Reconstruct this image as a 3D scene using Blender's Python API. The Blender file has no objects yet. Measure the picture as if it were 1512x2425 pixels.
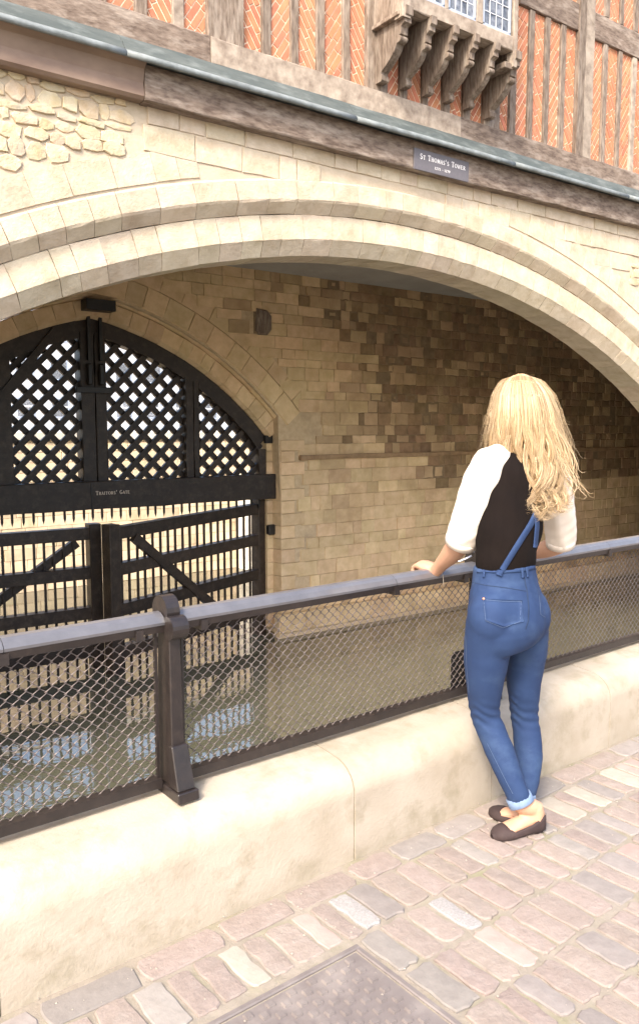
import bpy, bmesh, math, random
import numpy as np
from mathutils import Vector, Matrix
from mathutils.bvhtree import BVHTree
random.seed(7); rng = np.random.default_rng(7)
R = random.random
def U(a, b): return a + (b - a) * R()
SC = bpy.context.scene
COL = SC.collection

# ---------------------------------------------------------------- camera
FPX, CXP, CYP, HYP = 1902., 756., 1212.5, 1010.
PITCH = math.atan((CYP - HYP) / FPX); YAW = math.radians(53.9)
CAM = np.array([0, 0, 1.47])
FW = np.array([math.cos(YAW) * math.cos(PITCH), math.sin(YAW) * math.cos(PITCH), -math.sin(PITCH)])
RT = np.array([math.sin(YAW), -math.cos(YAW), 0.])
UPV = np.cross(RT, FW)
cd = bpy.data.cameras.new('camera'); cam = bpy.data.objects.new('camera', cd); COL.objects.link(cam)
m = Matrix(((RT[0], UPV[0], -FW[0], 0), (RT[1], UPV[1], -FW[1], 0), (RT[2], UPV[2], -FW[2], CAM[2]), (0, 0, 0, 1)))
cam.matrix_world = m
cd.sensor_fit = 'VERTICAL'; cd.sensor_height = 24.0; cd.lens = FPX / 2425. * 24.0
cd.clip_start = .05; cd.clip_end = 600
SC.camera = cam
# ---------------------------------------------------------------- light
SUN_EL, SUN_AZ = math.radians(44), math.radians(214)     # direction TO the sun, azimuth counter-clockwise from +X
sd = Vector((math.cos(SUN_EL) * math.cos(SUN_AZ), math.cos(SUN_EL) * math.sin(SUN_AZ), math.sin(SUN_EL)))
w = bpy.data.worlds.new('World'); SC.world = w; w.use_nodes = True
nt = w.node_tree; bg = nt.nodes['Background']
sky = nt.nodes.new('ShaderNodeTexSky'); sky.sky_type = 'NISHITA'; sky.sun_disc = False
sky.sun_elevation = SUN_EL; sky.sun_rotation = math.pi / 2 - SUN_AZ
sky.dust_density = 4.0; sky.air_density = 1.0; sky.ozone_density = 1.0
nt.links.new(sky.outputs[0], bg.inputs[0]); bg.inputs[1].default_value = 0.15
sl = bpy.data.lights.new('sun', 'SUN'); sl.energy = 1.5; sl.angle = math.radians(11); sl.color = (1, .93, .82)
so = bpy.data.objects.new('sun', sl); COL.objects.link(so); so.rotation_euler = sd.to_track_quat('Z', 'Y').to_euler(); so.location = (0, 0, 20)
SC.view_settings.view_transform = 'Standard'; SC.view_settings.look = 'None'
SC.view_settings.exposure = 1.8; SC.view_settings.gamma = 1.0

# ---------------------------------------------------------------- materials
def mat(name, c1, c2=None, rough=.85, nscale=6., bump=.3, bscale=40., c3=None, c3scale=1.5, c3amt=.5, var=.25,
        metallic=0., stretch=(1, 1, 1), spec=.4, coat=0., hue=0.0):
    m = bpy.data.materials.new(name); m.use_nodes = True; t = m.node_tree; N = t.nodes; L = t.links
    b = N['Principled BSDF']; b.inputs['Roughness'].default_value = rough; b.inputs['Metallic'].default_value = metallic
    b.inputs['Specular IOR Level'].default_value = spec; b.inputs['Coat Weight'].default_value = coat
    tc = N.new('ShaderNodeTexCoord'); oi = N.new('ShaderNodeObjectInfo'); at = N.new('ShaderNodeAttribute'); at.attribute_name = 'rnd'
    ad = N.new('ShaderNodeMath'); ad.operation = 'ADD'; L.new(oi.outputs['Random'], ad.inputs[0]); L.new(at.outputs['Fac'], ad.inputs[1])
    fr = N.new('ShaderNodeMath'); fr.operation = 'FRACT'; L.new(ad.outputs[0], fr.inputs[0])
    geo = N.new('ShaderNodeNewGeometry')
    mp = N.new('ShaderNodeMapping'); mp.inputs['Scale'].default_value = stretch
    L.new(geo.outputs['Position'], mp.inputs['Vector'])
    def noise(s, det=5, ro=.6):
        n = N.new('ShaderNodeTexNoise'); n.inputs['Scale'].default_value = s; n.inputs['Detail'].default_value = det
        n.inputs['Roughness'].default_value = ro; L.new(mp.outputs[0], n.inputs['Vector']); return n
    n1 = noise(nscale)
    cr = N.new('ShaderNodeMapRange'); cr.inputs['From Min'].default_value = .33; cr.inputs['From Max'].default_value = .67
    L.new(n1.outputs['Fac'], cr.inputs['Value'])
    mx = N.new('ShaderNodeMix'); mx.data_type = 'RGBA'
    mx.inputs['A'].default_value = (*c1, 1); mx.inputs['B'].default_value = (*(c2 or c1), 1); L.new(cr.outputs[0], mx.inputs['Factor'])
    out = mx.outputs['Result']
    if c3:
        n3 = noise(c3scale, 6, .65); r3 = N.new('ShaderNodeMapRange'); r3.inputs['From Min'].default_value = .5; r3.inputs['From Max'].default_value = .72
        r3.inputs['To Max'].default_value = c3amt; L.new(n3.outputs['Fac'], r3.inputs['Value'])
        m3 = N.new('ShaderNodeMix'); m3.data_type = 'RGBA'; L.new(out, m3.inputs['A']); m3.inputs['B'].default_value = (*c3, 1)
        L.new(r3.outputs[0], m3.inputs['Factor']); out = m3.outputs['Result']
    if var:
        hs = N.new('ShaderNodeHueSaturation'); mr = N.new('ShaderNodeMapRange'); L.new(fr.outputs[0], mr.inputs['Value'])
        mr.inputs['To Min'].default_value = 1 - var; mr.inputs['To Max'].default_value = 1 + var
        L.new(mr.outputs[0], hs.inputs['Value']); L.new(out, hs.inputs['Color'])
        if hue:
            f2 = N.new('ShaderNodeMath'); f2.operation = 'MULTIPLY'; f2.inputs[1].default_value = 7.31; L.new(fr.outputs[0], f2.inputs[0])
            f3 = N.new('ShaderNodeMath'); f3.operation = 'FRACT'; L.new(f2.outputs[0], f3.inputs[0])
            m4 = N.new('ShaderNodeMapRange'); L.new(f3.outputs[0], m4.inputs['Value']); m4.inputs['To Min'].default_value = .5 - hue; m4.inputs['To Max'].default_value = .5 + hue
            L.new(m4.outputs[0], hs.inputs['Hue'])
        out = hs.outputs[0]
    L.new(out, b.inputs['Base Color'])
    if bump:
        nb = noise(bscale, 6, .65); bp = N.new('ShaderNodeBump'); bp.inputs['Strength'].default_value = bump; bp.inputs['Distance'].default_value = .32 / bscale
        L.new(nb.outputs['Fac'], bp.inputs['Height']); L.new(bp.outputs[0], b.inputs['Normal'])
    return m
M = {}
M['ashlar'] = mat('pale_limestone', (.66, .49, .295), (.54, .385, .21), nscale=5, bump=.6, bscale=22, c3=(.34, .23, .12), c3scale=.9, c3amt=.75, var=.13, hue=.008)
M['ashlar_out'] = mat('weathered_limestone', (.585, .495, .375), (.49, .40, .285), nscale=6, bump=.8, bscale=26, c3=(.38, .29, .19), c3scale=4.2, c3amt=.65, var=.08, hue=.008)
M['rubble_out'] = mat('rubble_limestone', (.58, .485, .35), (.50, .385, .23), nscale=9, bump=.9, bscale=18, c3=(.40, .36, .30), c3scale=5, c3amt=.6, var=.15, hue=.015)
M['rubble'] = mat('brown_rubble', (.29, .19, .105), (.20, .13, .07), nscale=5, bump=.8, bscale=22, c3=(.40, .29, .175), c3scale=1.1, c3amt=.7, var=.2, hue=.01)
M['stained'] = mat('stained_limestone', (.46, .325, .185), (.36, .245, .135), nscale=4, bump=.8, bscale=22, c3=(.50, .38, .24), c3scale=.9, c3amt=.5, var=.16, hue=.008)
M['mortar'] = mat('lime_mortar', (.56, .43, .27), (.46, .34, .205), nscale=12, bump=.8, bscale=50, c3=(.26, .2, .13), c3scale=2, c3amt=.5, var=0)
M['mortar_out'] = mat('pale_render', (.54, .45, .335), (.45, .365, .26), nscale=8, bump=.7, bscale=40, var=0)
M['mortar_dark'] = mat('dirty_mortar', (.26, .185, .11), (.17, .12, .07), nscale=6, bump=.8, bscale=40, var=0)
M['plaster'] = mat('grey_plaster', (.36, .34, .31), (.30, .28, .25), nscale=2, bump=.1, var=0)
M['wood'] = mat('weathered_oak', (.25, .195, .15), (.10, .07, .05), nscale=34, bump=.9, bscale=60, c3=(.38, .32, .26), c3scale=12, c3amt=.7, var=.14, stretch=(1, 1, .2))
M['wood_h'] = mat('weathered_oak_horizontal', (.235, .18, .14), (.095, .065, .048), nscale=26, bump=.9, bscale=50, c3=(.40, .335, .275), c3scale=8, c3amt=.8, var=.10, stretch=(.3, 1, 1))
M['wood_pale'] = mat('pale_oak', (.38, .315, .25), (.19, .145, .11), nscale=28, bump=.9, bscale=50, c3=(.46, .39, .31), c3scale=9, c3amt=.6, var=.1, stretch=(.3, 1, .3))
M['cladding'] = mat('brown_sheet', (.13, .082, .058), (.25, .175, .125), nscale=2.2, bump=.1, rough=.5, var=0, stretch=(.5, 1, 1))
M['lead'] = mat('green_grey_lead', (.055, .068, .066), (.09, .102, .096), nscale=7, bump=.3, rough=.75, c3=(.20, .22, .21), c3scale=9, c3amt=.5, var=.1, stretch=(.4, 1, 1))
M['lead_worn'] = mat('worn_lead_edge', (.24, .265, .27), (.13, .145, .145), nscale=12, bump=.3, rough=.7, c3=(.14, .15, .14), c3scale=14, c3amt=.6, var=.1, stretch=(.6, 1, 1))
M['brick'] = mat('orange_brick', (.50, .205, .11), (.40, .15, .08), nscale=14, bump=.5, bscale=60, c3=(.58, .29, .17), c3scale=7, c3amt=.5, var=.12, hue=.008)
M['joint'] = mat('brick_mortar', (.80, .64, .47), (.70, .53, .37), nscale=20, bump=.4, var=0)
M['gate'] = mat('tarred_oak', (.020, .013, .009), (.036, .024, .016), nscale=7, bump=.7, bscale=30, rough=.42, c3=(.085, .062, .045), c3scale=9, c3amt=.5, var=.2)
M['iron'] = mat('black_iron', (.010, .009, .009), (.02, .017, .015), nscale=12, bump=.25, bscale=60, rough=.42, var=.1)
M['paint'] = mat('black_gloss_paint', (.013, .0095, .009), (.022, .016, .014), nscale=14, bump=.25, bscale=60, rough=.42, c3=(.05, .035, .028), c3scale=30, c3amt=.35, var=0, spec=.5, coat=.1)
M['sheen_paint'] = mat('blue_grey_sheen_paint', (.115, .112, .12), (.085, .083, .09), nscale=14, bump=.1, rough=.32, var=0, spec=.7, coat=.4)  # sky sheen on the black handrail, put into a paler base colour
M['wire'] = mat('brown_wire', (.20, .165, .15), (.13, .10, .09), nscale=60, bump=0, rough=.35, var=.12, metallic=.4, spec=.8)
M['kerb'] = mat('cream_kerb_stone', (.41, .355, .285), (.34, .288, .22), nscale=4.5, bump=.55, bscale=75, c3=(.25, .215, .145), c3scale=8, c3amt=.75, var=.04)
M['cobble'] = mat('pinkish_sett', (.275, .222, .192), (.225, .18, .153), nscale=22, bump=.9, bscale=60, c3=(.30, .26, .23), c3scale=16, c3amt=.5, var=.09, hue=.008)
M['cobble_grey'] = mat('grey_sett', (.25, .222, .20), (.205, .18, .162), nscale=25, bump=.45, bscale=70, var=.15, hue=.01)
M['cobble_white'] = mat('white_granite_sett', (.30, .28, .265), (.21, .197, .187), nscale=170, bump=.5, bscale=90, var=.08)
M['cobble_red'] = mat('red_sett', (.36, .26, .225), (.31, .22, .19), nscale=18, bump=.4, bscale=70, var=.08)
M['cobble_cream'] = mat('cream_sett', (.34, .30, .25), (.29, .255, .21), nscale=25, bump=.4, bscale=70, var=.08)
M['sand'] = mat('sandy_joint', (.285, .245, .20), (.215, .185, .145), nscale=16, bump=.9, bscale=90, c3=(.20, .20, .09), c3scale=6, c3amt=.55, var=0)
M['cover'] = mat('worn_cast_iron', (.20, .172, .16), (.165, .14, .13), nscale=10, bump=.2, bscale=120, rough=.6, c3=(.32, .28, .25), c3scale=6, c3amt=.6, var=0, metallic=.2)
M['quay'] = mat('tan_quay_stone', (.80, .66, .47), (.70, .55, .37), nscale=4, bump=.5, bscale=20, c3=(.3, .24, .13), c3scale=1.1, c3amt=.5, var=.16, hue=.01)
M['quay_pale'] = mat('pale_quay_stone', (.72, .68, .60), (.6, .55, .46), nscale=4, bump=.3, var=.1)
M['wharf'] = mat('wharf_paving', (.5, .48, .45), (.42, .40, .38), nscale=2, bump=.1, var=0)
M['pale_wall'] = mat('pale_far_wall', (.50, .50, .51), (.36, .37, .39), nscale=1.5, bump=.1, var=0)
M['slate'] = mat('grey_slate', (.22, .23, .26), (.18, .19, .22), nscale=3, bump=.2, var=0)
M['glass'] = mat('leaded_glass', (.045, .05, .06), (.22, .23, .25), nscale=12, bump=.25, bscale=8, rough=.10, var=.35, spec=.8)
M['frame_blue'] = mat('pale_blue_frame', (.36, .40, .48), (.30, .34, .42), nscale=20, bump=.1, var=0)
M['leadline'] = mat('window_lead', (.62, .63, .66), rough=.5, bump=0, var=0)
M['sign'] = mat('grey_sign', (.115, .105, .115), (.13, .12, .13), nscale=30, bump=.1, rough=.6, var=0)
M['white'] = mat('white_lettering', (.82, .80, .78), rough=.6, bump=0, var=0)
M['letter'] = mat('cream_lettering', (.62, .52, .42), rough=.6, bump=0, var=0)
M['skin'] = mat('skin', (.50, .29, .19), (.45, .25, .16), nscale=9, bump=.06, bscale=200, rough=.55, var=0)
M['skin'].node_tree.nodes['Principled BSDF'].inputs['Subsurface Weight'].default_value = .12
M['skin'].node_tree.nodes['Principled BSDF'].inputs['Subsurface Radius'].default_value = (.02, .008, .004)
M['denim'] = mat('blue_denim', (.010, .027, .082), (.015, .036, .098), nscale=9, bump=.4, bscale=260, rough=.85, c3=(.036, .068, .14), c3scale=5, c3amt=.75, var=0, stretch=(1, 1, 1.5))
M['denim_dark'] = mat('dark_denim_seam', (.010, .022, .055), (.016, .032, .075), nscale=60, bump=.2, bscale=200, var=0)
M['denim_pale'] = mat('turned_denim', (.18, .25, .37), (.14, .20, .31), nscale=60, bump=.3, bscale=300, var=0)
M['thread'] = mat('pale_thread', (.075, .11, .19), bump=0, var=0)
M['copper'] = mat('copper_stud', (.75, .32, .2), rough=.35, metallic=.7, bump=0, var=0)
M['black_cloth'] = mat('dark_brown_jersey', (.006, .004, .0035), (.009, .006, .005), nscale=8, bump=.2, bscale=150, rough=.95, var=0, spec=.12)
M['cream_cloth'] = mat('cream_jersey', (.72, .64, .545), (.67, .59, .50), nscale=6, bump=.12, bscale=150, rough=.9, var=0)
M['shoe'] = mat('dark_suede', (.030, .018, .017), (.045, .028, .026), nscale=20, bump=.3, bscale=150, rough=.8, var=0)
M['lens'] = mat('brown_lens', (.05, .015, .01), rough=.15, bump=0, var=0)
M['silver'] = mat('silver_metal', (.6, .6, .65), rough=.3, metallic=.8, bump=0, var=0)
M['red'] = mat('red_cloth', (.65, .06, .08), bump=0, var=0)
# hair: colour from per-lock attribute
hm = bpy.data.materials.new('blonde_hair'); hm.use_nodes = True
_b = hm.node_tree.nodes['Principled BSDF']; _a = hm.node_tree.nodes.new('ShaderNodeAttribute'); _a.attribute_name = 'rnd'
_r = hm.node_tree.nodes.new('ShaderNodeValToRGB'); _r.color_ramp.elements[0].color = (.14, .085, .04, 1); _r.color_ramp.elements[1].color = (.62, .48, .30, 1)
_e = _r.color_ramp.elements.new(.45); _e.color = (.36, .235, .115, 1)
hm.node_tree.links.new(_a.outputs['Fac'], _r.inputs[0]); hm.node_tree.links.new(_r.outputs[0], _b.inputs['Base Color'])
_b.inputs['Roughness'].default_value = .42; _b.inputs['Specular IOR Level'].default_value = .5
M['hair'] = hm
# water
wm = bpy.data.materials.new('murky_water'); wm.use_nodes = True; t = wm.node_tree; b = t.nodes['Principled BSDF']
b.inputs['Base Color'].default_value = (.092, .090, .060, 1); b.inputs['Roughness'].default_value = .03; b.inputs['IOR'].default_value = 1.75
b.inputs['Specular IOR Level'].default_value = 1.0
g = t.nodes.new('ShaderNodeNewGeometry'); n = t.nodes.new('ShaderNodeTexNoise'); n.inputs['Scale'].default_value = 2.2; n.inputs['Detail'].default_value = 3
mp = t.nodes.new('ShaderNodeMapping'); mp.inputs['Scale'].default_value = (1, 1.6, 1); t.links.new(g.outputs['Position'], mp.inputs[0]); t.links.new(mp.outputs[0], n.inputs['Vector'])
bp = t.nodes.new('ShaderNodeBump'); bp.inputs['Strength'].default_value = .07; bp.inputs['Distance'].default_value = .05
t.links.new(n.outputs['Fac'], bp.inputs['Height']); t.links.new(bp.outputs[0], b.inputs['Normal']); M['water'] = wm

# ---------------------------------------------------------------- helpers
WP = {}
def tag(o, label=None, cat=None, group=None, kind=None):
    if label: o['label'] = label
    if cat: o['category'] = cat
    if group: o['group'] = group
    if kind: o['kind'] = kind
    return o
def me(name, v, f, mt=None, smooth=False, rnd=None):
    d = bpy.data.meshes.new(name); d.from_pydata([tuple(map(float, p)) for p in v], [], f)
    if mt: d.materials.append(M[mt])
    if smooth: d.polygons.foreach_set('use_smooth', [True] * len(d.polygons))
    if rnd is not None:
        a = d.attributes.new('rnd', 'FLOAT', 'POINT'); a.data.foreach_set('value', rnd)
    d.update(); return d
def ob(name, mesh, parent=None, loc=(0, 0, 0)):
    o = bpy.data.objects.new(name, mesh); COL.objects.link(o); wl = Vector(loc)
    if parent is not None:
        o.parent = parent; o.location = wl - WP[parent.name]
    else: o.location = wl
    WP[o.name] = wl; return o
def empty(name, loc, label=None, cat=None, group=None):
    o = bpy.data.objects.new(name, None); COL.objects.link(o); o.location = loc; o.empty_display_size = .2; WP[o.name] = Vector(loc)
    return tag(o, label, cat, group)
class MB:
    def __init__(s): s.v = []; s.f = []; s.r = []
    def add(s, v, f, r=0.):
        k = len(s.v); s.v += [tuple(p) for p in v]; s.f += [[i + k for i in q] for q in f]; s.r += [r] * len(v); return s
    def box(s, x0, x1, y0, y1, z0, z1, r=0.):
        v = [(x, y, z) for z in (z0, z1) for y in (y0, y1) for x in (x0, x1)]
        return s.add(v, [[0, 2, 3, 1], [4, 5, 7, 6], [0, 1, 5, 4], [2, 6, 7, 3], [0, 4, 6, 2], [1, 3, 7, 5]], r)
    def obj(s, name, mt, parent=None, smooth=False):
        return ob(name, me(name, s.v, s.f, mt, smooth, s.r), parent)
def box(name, mt, parent, x0, x1, y0, y1, z0, z1, bev=.006):
    """box with small bevels and slightly uneven edges"""
    b = min(bev, (x1 - x0) * .3, (y1 - y0) * .3, (z1 - z0) * .3)
    bm = bmesh.new(); bmesh.ops.create_cube(bm, size=1)
    for v in bm.verts: v.co = ((x0 + x1) / 2 + v.co.x * (x1 - x0), (y0 + y1) / 2 + v.co.y * (y1 - y0), (z0 + z1) / 2 + v.co.z * (z1 - z0))
    if b > 0: bmesh.ops.bevel(bm, geom=bm.edges[:], offset=b, segments=1, affect='EDGES')
    d = bpy.data.meshes.new(name); bm.to_mesh(d); bm.free(); d.materials.append(M[mt]); return ob(name, d, parent)
def beam(name, mt, parent, x0, x1, y0, y1, z0, z1, axis='x', seg=None, amp=.006):
    """long timber: box divided along its length with wavering edges"""
    L = (x1 - x0) if axis == 'x' else (z1 - z0); n = seg or max(2, int(L / .25)); v = []; f = []
    for i in range(n + 1):
        t = i / n; b = .008
        if axis == 'x':
            x = x0 + L * t; j = lambda: U(-amp, amp)
            c = [(x, y0, z0 + b + j()), (x, y0 + b, z0 + j()), (x, y1, z0), (x, y1, z1), (x, y0 + b, z1 + j()), (x, y0 + j() * .5, z1 - b + j())]
        else:
            z = z0 + L * t; j = lambda: U(-amp, amp)
            c = [(x0 + b + j(), y0, z), (x0 + j(), y0 + b, z), (x0, y1, z), (x1, y1, z), (x1 + j(), y0 + b, z), (x1 - b + j(), y0 + j() * .5, z)]
        v += c
    for i in range(n):
        for k in range(6):
            a = i * 6 + k; b_ = i * 6 + (k + 1) % 6; f.append([a, b_, b_ + 6, a + 6])
    f += [list(range(5, -1, -1)), list(range(n * 6, n * 6 + 6))]
    return ob(name, me(name, v, f, mt), parent)
def slab(out, y0, depth, bev, proud=0., plane='xz'):
    """prism of a 2-D outline: front rim bevelled. returns verts, faces; y0 = front face"""
    n = len(out); c = np.mean(out, axis=0); o = np.array(out, float)
    d = o - c; ln = np.maximum(np.linalg.norm(d, axis=1, keepdims=True), 1e-6); ins = o - d / ln * bev
    V = [(p[0], y0 + depth, p[1]) for p in o] + [(p[0], y0 + bev * .8, p[1]) for p in o] + [(p[0], y0, p[1]) for p in ins] + [(c[0], y0 - proud, c[1])]
    F = []
    for i in range(n):
        j = (i + 1) % n
        F += [[i, j, n + j, n + i], [n + i, n + j, 2 * n + j, 2 * n + i], [2 * n + i, 2 * n + j, 3 * n]]
    if plane == 'xy': V = [(p[0], p[2], -p[1]) for p in V]      # front faces up: y0 -> -z
    return V, F
def clip_rect(poly, x0, x1, z0, z1):
    for ax, s, lim in ((0, 1, x0), (0, -1, -x1), (1, 1, z0), (1, -1, -z1)):
        o = []
        for i in range(len(poly)):
            a = poly[i]; b = poly[(i + 1) % len(poly)]; da = s * a[ax] - lim; db = s * b[ax] - lim
            if da >= 0: o.append(a)
            if (da >= 0) != (db >= 0):
                t = da / (da - db); o.append((a[0] + (b[0] - a[0]) * t, a[1] + (b[1] - a[1]) * t))
        poly = o
        if len(poly) < 3: return []
    return poly
def proj(p):
    d = np.array(p, float) - CAM; z = d @ FW
    if z < .1: return None
    return CXP + FPX * (d @ RT) / z, CYP - FPX * (d @ UPV) / z, z
def vis(p, mg=60):
    q = proj(p); return q is not None and -mg < q[0] < 1512 + mg and -mg < q[1] < 2425 + mg
def pieces(lst, name, parent, limit=300, extra='_mass', smooth=False):
    """lst of (verts, faces, material, centre, size): largest in view become parts, the rest is joined"""
    sc = []
    for i, (v, f, mt, c, s) in enumerate(lst):
        q = proj(c); sc.append((-(s / q[2]) if vis(c) else 1e3 + i, i))
    sc.sort(); keep = [i for k, i in sc[:limit]]; rest = {}
    for i in keep:
        v, f, mt, c, s = lst[i]
        ob(name, me(name, np.array(v) - np.array(c), f, mt, smooth), parent, c)
    for k, i in sc[limit:]: rest.setdefault(lst[i][2], []).append(i)
    for mt, idx in rest.items():
        mb = MB()
        for i in idx: mb.add(lst[i][0], lst[i][1], R())
        tag(mb.obj(name + extra, mt, parent), kind='stuff')
def jit_rect(x0, x1, z0, z1, j, n=1):
    """outline of a block with n extra points per side, jittered"""
    P = []
    for (a, b) in (((x0, z0), (x1, z0)), ((x1, z0), (x1, z1)), ((x1, z1), (x0, z1)), ((x0, z1), (x0, z0))):
        for k in range(n + 1):
            t = k / (n + 1); P.append((a[0] + (b[0] - a[0]) * t + U(-j, j), a[1] + (b[1] - a[1]) * t + U(-j, j)))
    return P
WZ = -2.6      # water level
YF = 7.5       # face of the timber storey

# ================================================================ SETTING
tag(MB().add([(-150, -150, -.006), (150, -150, -.006), (150, 2.12 + 150 * .0454, -.006), (-150, 2.12 - 150 * .0454, -.006)], [[0, 1, 2, 3]]).obj('ground', 'sand'), kind='structure')
tag(MB().add([(-80, -6, WZ), (80, -6, WZ), (80, 30, WZ), (-80, 30, WZ)], [[0, 1, 2, 3]]).obj('water', 'water'), kind='structure')
tag(MB().add([(-150, 20.3, 1.28), (150, 20.3, 1.28), (150, 400, 1.28), (-150, 400, 1.28)], [[0, 1, 2, 3]]).obj('wharf_ground', 'wharf'), kind='structure')

# ---------------------------------------------------------------- kerb frame
KO = np.array([1.38165, 2.02421, 0.]); KA = math.radians(2.6); KU = np.array([math.cos(KA), math.sin(KA), 0]); KN = np.array([-math.sin(KA), math.cos(KA), 0])
def K(u, n, z): return KO + KU * u + KN * n + np.array([0, 0, z])
# ================================================================ GATE-ARCH CURVE (inner wall)
XC = 4.92
def _circ(p, q, r):
    A = np.array([[2 * (q[0] - p[0]), 2 * (q[1] - p[1])], [2 * (r[0] - p[0]), 2 * (r[1] - p[1])]])
    b = np.array([q[0]**2 + q[1]**2 - p[0]**2 - p[1]**2, r[0]**2 + r[1]**2 - p[0]**2 - p[1]**2]); c = np.linalg.solve(A, b)
    return c, math.hypot(p[0] - c[0], p[1] - c[1])
GC, GR = _circ((4.92, 3.24), (6.54, 2.66), (8.16, 1.40))
XC = float(GC[0]) if GC[0] > 4.4 else 4.92
GA0 = math.atan2(3.24 - GC[1], 4.92 - GC[0]); GA1 = math.atan2(1.25 - GC[1], math.sqrt(max(0, GR**2 - (1.25 - GC[1])**2)))
def gcurve(s, off=0.):
    """s in [-1,1] left spring .. right spring, off outward"""
    a = GA0 + (GA1 - GA0) * abs(s); x = GC[0] + (GR + off) * math.cos(a); z = GC[1] + (GR + off) * math.sin(a)
    if s < 0: x = 2 * 4.92 - x
    return x, z
def garch_z(x):
    x = 4.92 + abs(x - 4.92); d = GR**2 - (x - GC[0])**2
    return GC[1] + math.sqrt(d) if d > 0 else -9
XJ = gcurve(1)[0]      # jamb of the opening
def voussoirs(curve, s0, s1, prof, width, L, name, mt, parent, segs=2, jit=.3):
    """stones along a curve; prof = [(offset, y)...] closed section; returns list for pieces()"""
    out = []; s = s0
    while s < s1:
        wd = width * U(1 - jit, 1 + jit) / L; e = min(s + wd, s1); g = .0032 / L; V = []; F = []; n = len(prof)
        dj = U(-.0025, .0025); oj = U(-.0025, .0025)
        for k in range(segs + 1):
            tt = s + g + (e - s - 2 * g) * k / segs
            for (o, y) in prof:
                x, z = curve(tt + (U(-.003, .003) / L if k in (0, segs) else 0), o + oj + U(-.003, .003)); V.append((x, y + dj + U(-.003, .003), z))
        for k in range(segs):
            for q in range(n): F.append([k * n + q, k * n + (q + 1) % n, (k + 1) * n + (q + 1) % n, (k + 1) * n + q])
        F += [list(range(n - 1, -1, -1)), list(range(segs * n, segs * n + n))]
        x, z = curve((s + e) / 2, prof[0][0]); out.append((V, F, mt, (x, prof[0][1], z), width)); s = e
    return out

# ================================================================ FACADE ARCH (circle)
AX, AZ = 6.8, -7.78
def acurve(s, rr): return AX + rr * math.sin(s), AZ + rr * math.cos(s)     # s = angle from the crown
A_END = math.radians(60)
fac = empty('arched_stone_wall', (6.8, 7.5, WZ), 'cream stone front wall with a wide low arch spanning the pool under the timber storey', 'wall')
L_ = []
Y1, Y2, Y3, YB = 7.5, 7.60, 7.71, 8.16
out_ring = [(11.84, Y1), (12.03, Y1), (12.05, Y1 + .02), (12.05, 7.9), (11.705, 7.9), (11.705, Y2 + .01), (11.815, Y1 + .012)]
in_ring = [(11.435, Y2), (11.685, Y2), (11.70, Y2 + .02), (11.70, YB), (11.27, YB), (11.27, Y3), (11.42, Y2 + .012)]
row3 = [(12.08, Y1 + .01), (12.36, Y1 + .01), (12.37, 7.7), (12.07, 7.7)]
for prof, wd in ((out_ring, .36), (in_ring, .34)):
    L_ += voussoirs(lambda s, r: acurve(s, r), -A_END, A_END, prof, wd, 11.6, 'voussoir', 'ashlar_out', fac, segs=2, jit=.4)
L_ += voussoirs(lambda s, r: acurve(s, r), -.62, -.235, row3, .36, 12.2, 'voussoir', 'ashlar_out', fac, segs=1)
L_ += voussoirs(lambda s, r: acurve(s, r), .13, .62, row3, .34, 12.2, 'voussoir', 'ashlar_out', fac, segs=1)
pieces(L_, 'voussoir', fac)
# backing wall with the opening
mb = MB()
xs = np.linspace(-9, 23, 161)
for a, b in zip(xs[:-1], xs[1:]):
    def zl(x):
        d = 11.93**2 - (x - AX)**2; return max(WZ - .3, AZ + math.sqrt(d)) if d > 0 else WZ - .3
    za, zb = zl(a), zl(b); y0, y1 = Y1 + .022, YB - .01; zt = 4.56
    v = [(a, y0, za), (b, y0, zb), (b, y0, zt), (a, y0, zt), (a, y1, za), (b, y1, zb), (b, y1, zt), (a, y1, zt)]
    mb.add(v, [[0, 1, 2, 3], [5, 4, 7, 6], [4, 5, 1, 0], [3, 2, 6, 7]])
mb.obj('render', 'mortar_out', fac)
# spandrel stones: ashlar courses, rubble at the left and far right
L_ = []
def above(x, z, r): return math.hypot(x - AX, z - AZ) > r
zc = -1.2
while zc < 4.54:
    hc = U(.17, .30); z1 = min(zc + hc, 4.55)
    x = -3.0 + U(0, .3)
    while x < 16.5:
        wd = U(.22, .62); x1 = x + wd; xm, zm = x + wd / 2, (zc + z1) / 2
        left_rub = x < 3.1 and zm > 3.66; right_rub = x > 11.3 and zm > 3.05
        inr = 12.38 if (xm < 3.9 or xm > 8.4) else 12.06
        okc = all(above(a, b, inr - .17) for a in (x, x1) for b in (zc, z1)) and above(xm, zm, inr - .02)
        bare = (2.55 < xm < 5.4 and 3.62 < zm < 4.18) or (5.4 < xm < 7.2 and zm < 4.36 and R() < .4)
        if okc and not left_rub and not right_rub and not bare:
            V, F = slab(jit_rect(x + .006, x1 - .006, zc + .005, z1 - .005, .006), Y1 + U(.004, .014), .12, .006)
            L_.append((V, F, 'ashlar_out', (xm, Y1, zm), wd))
        x = x1
    zc = z1
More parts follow.
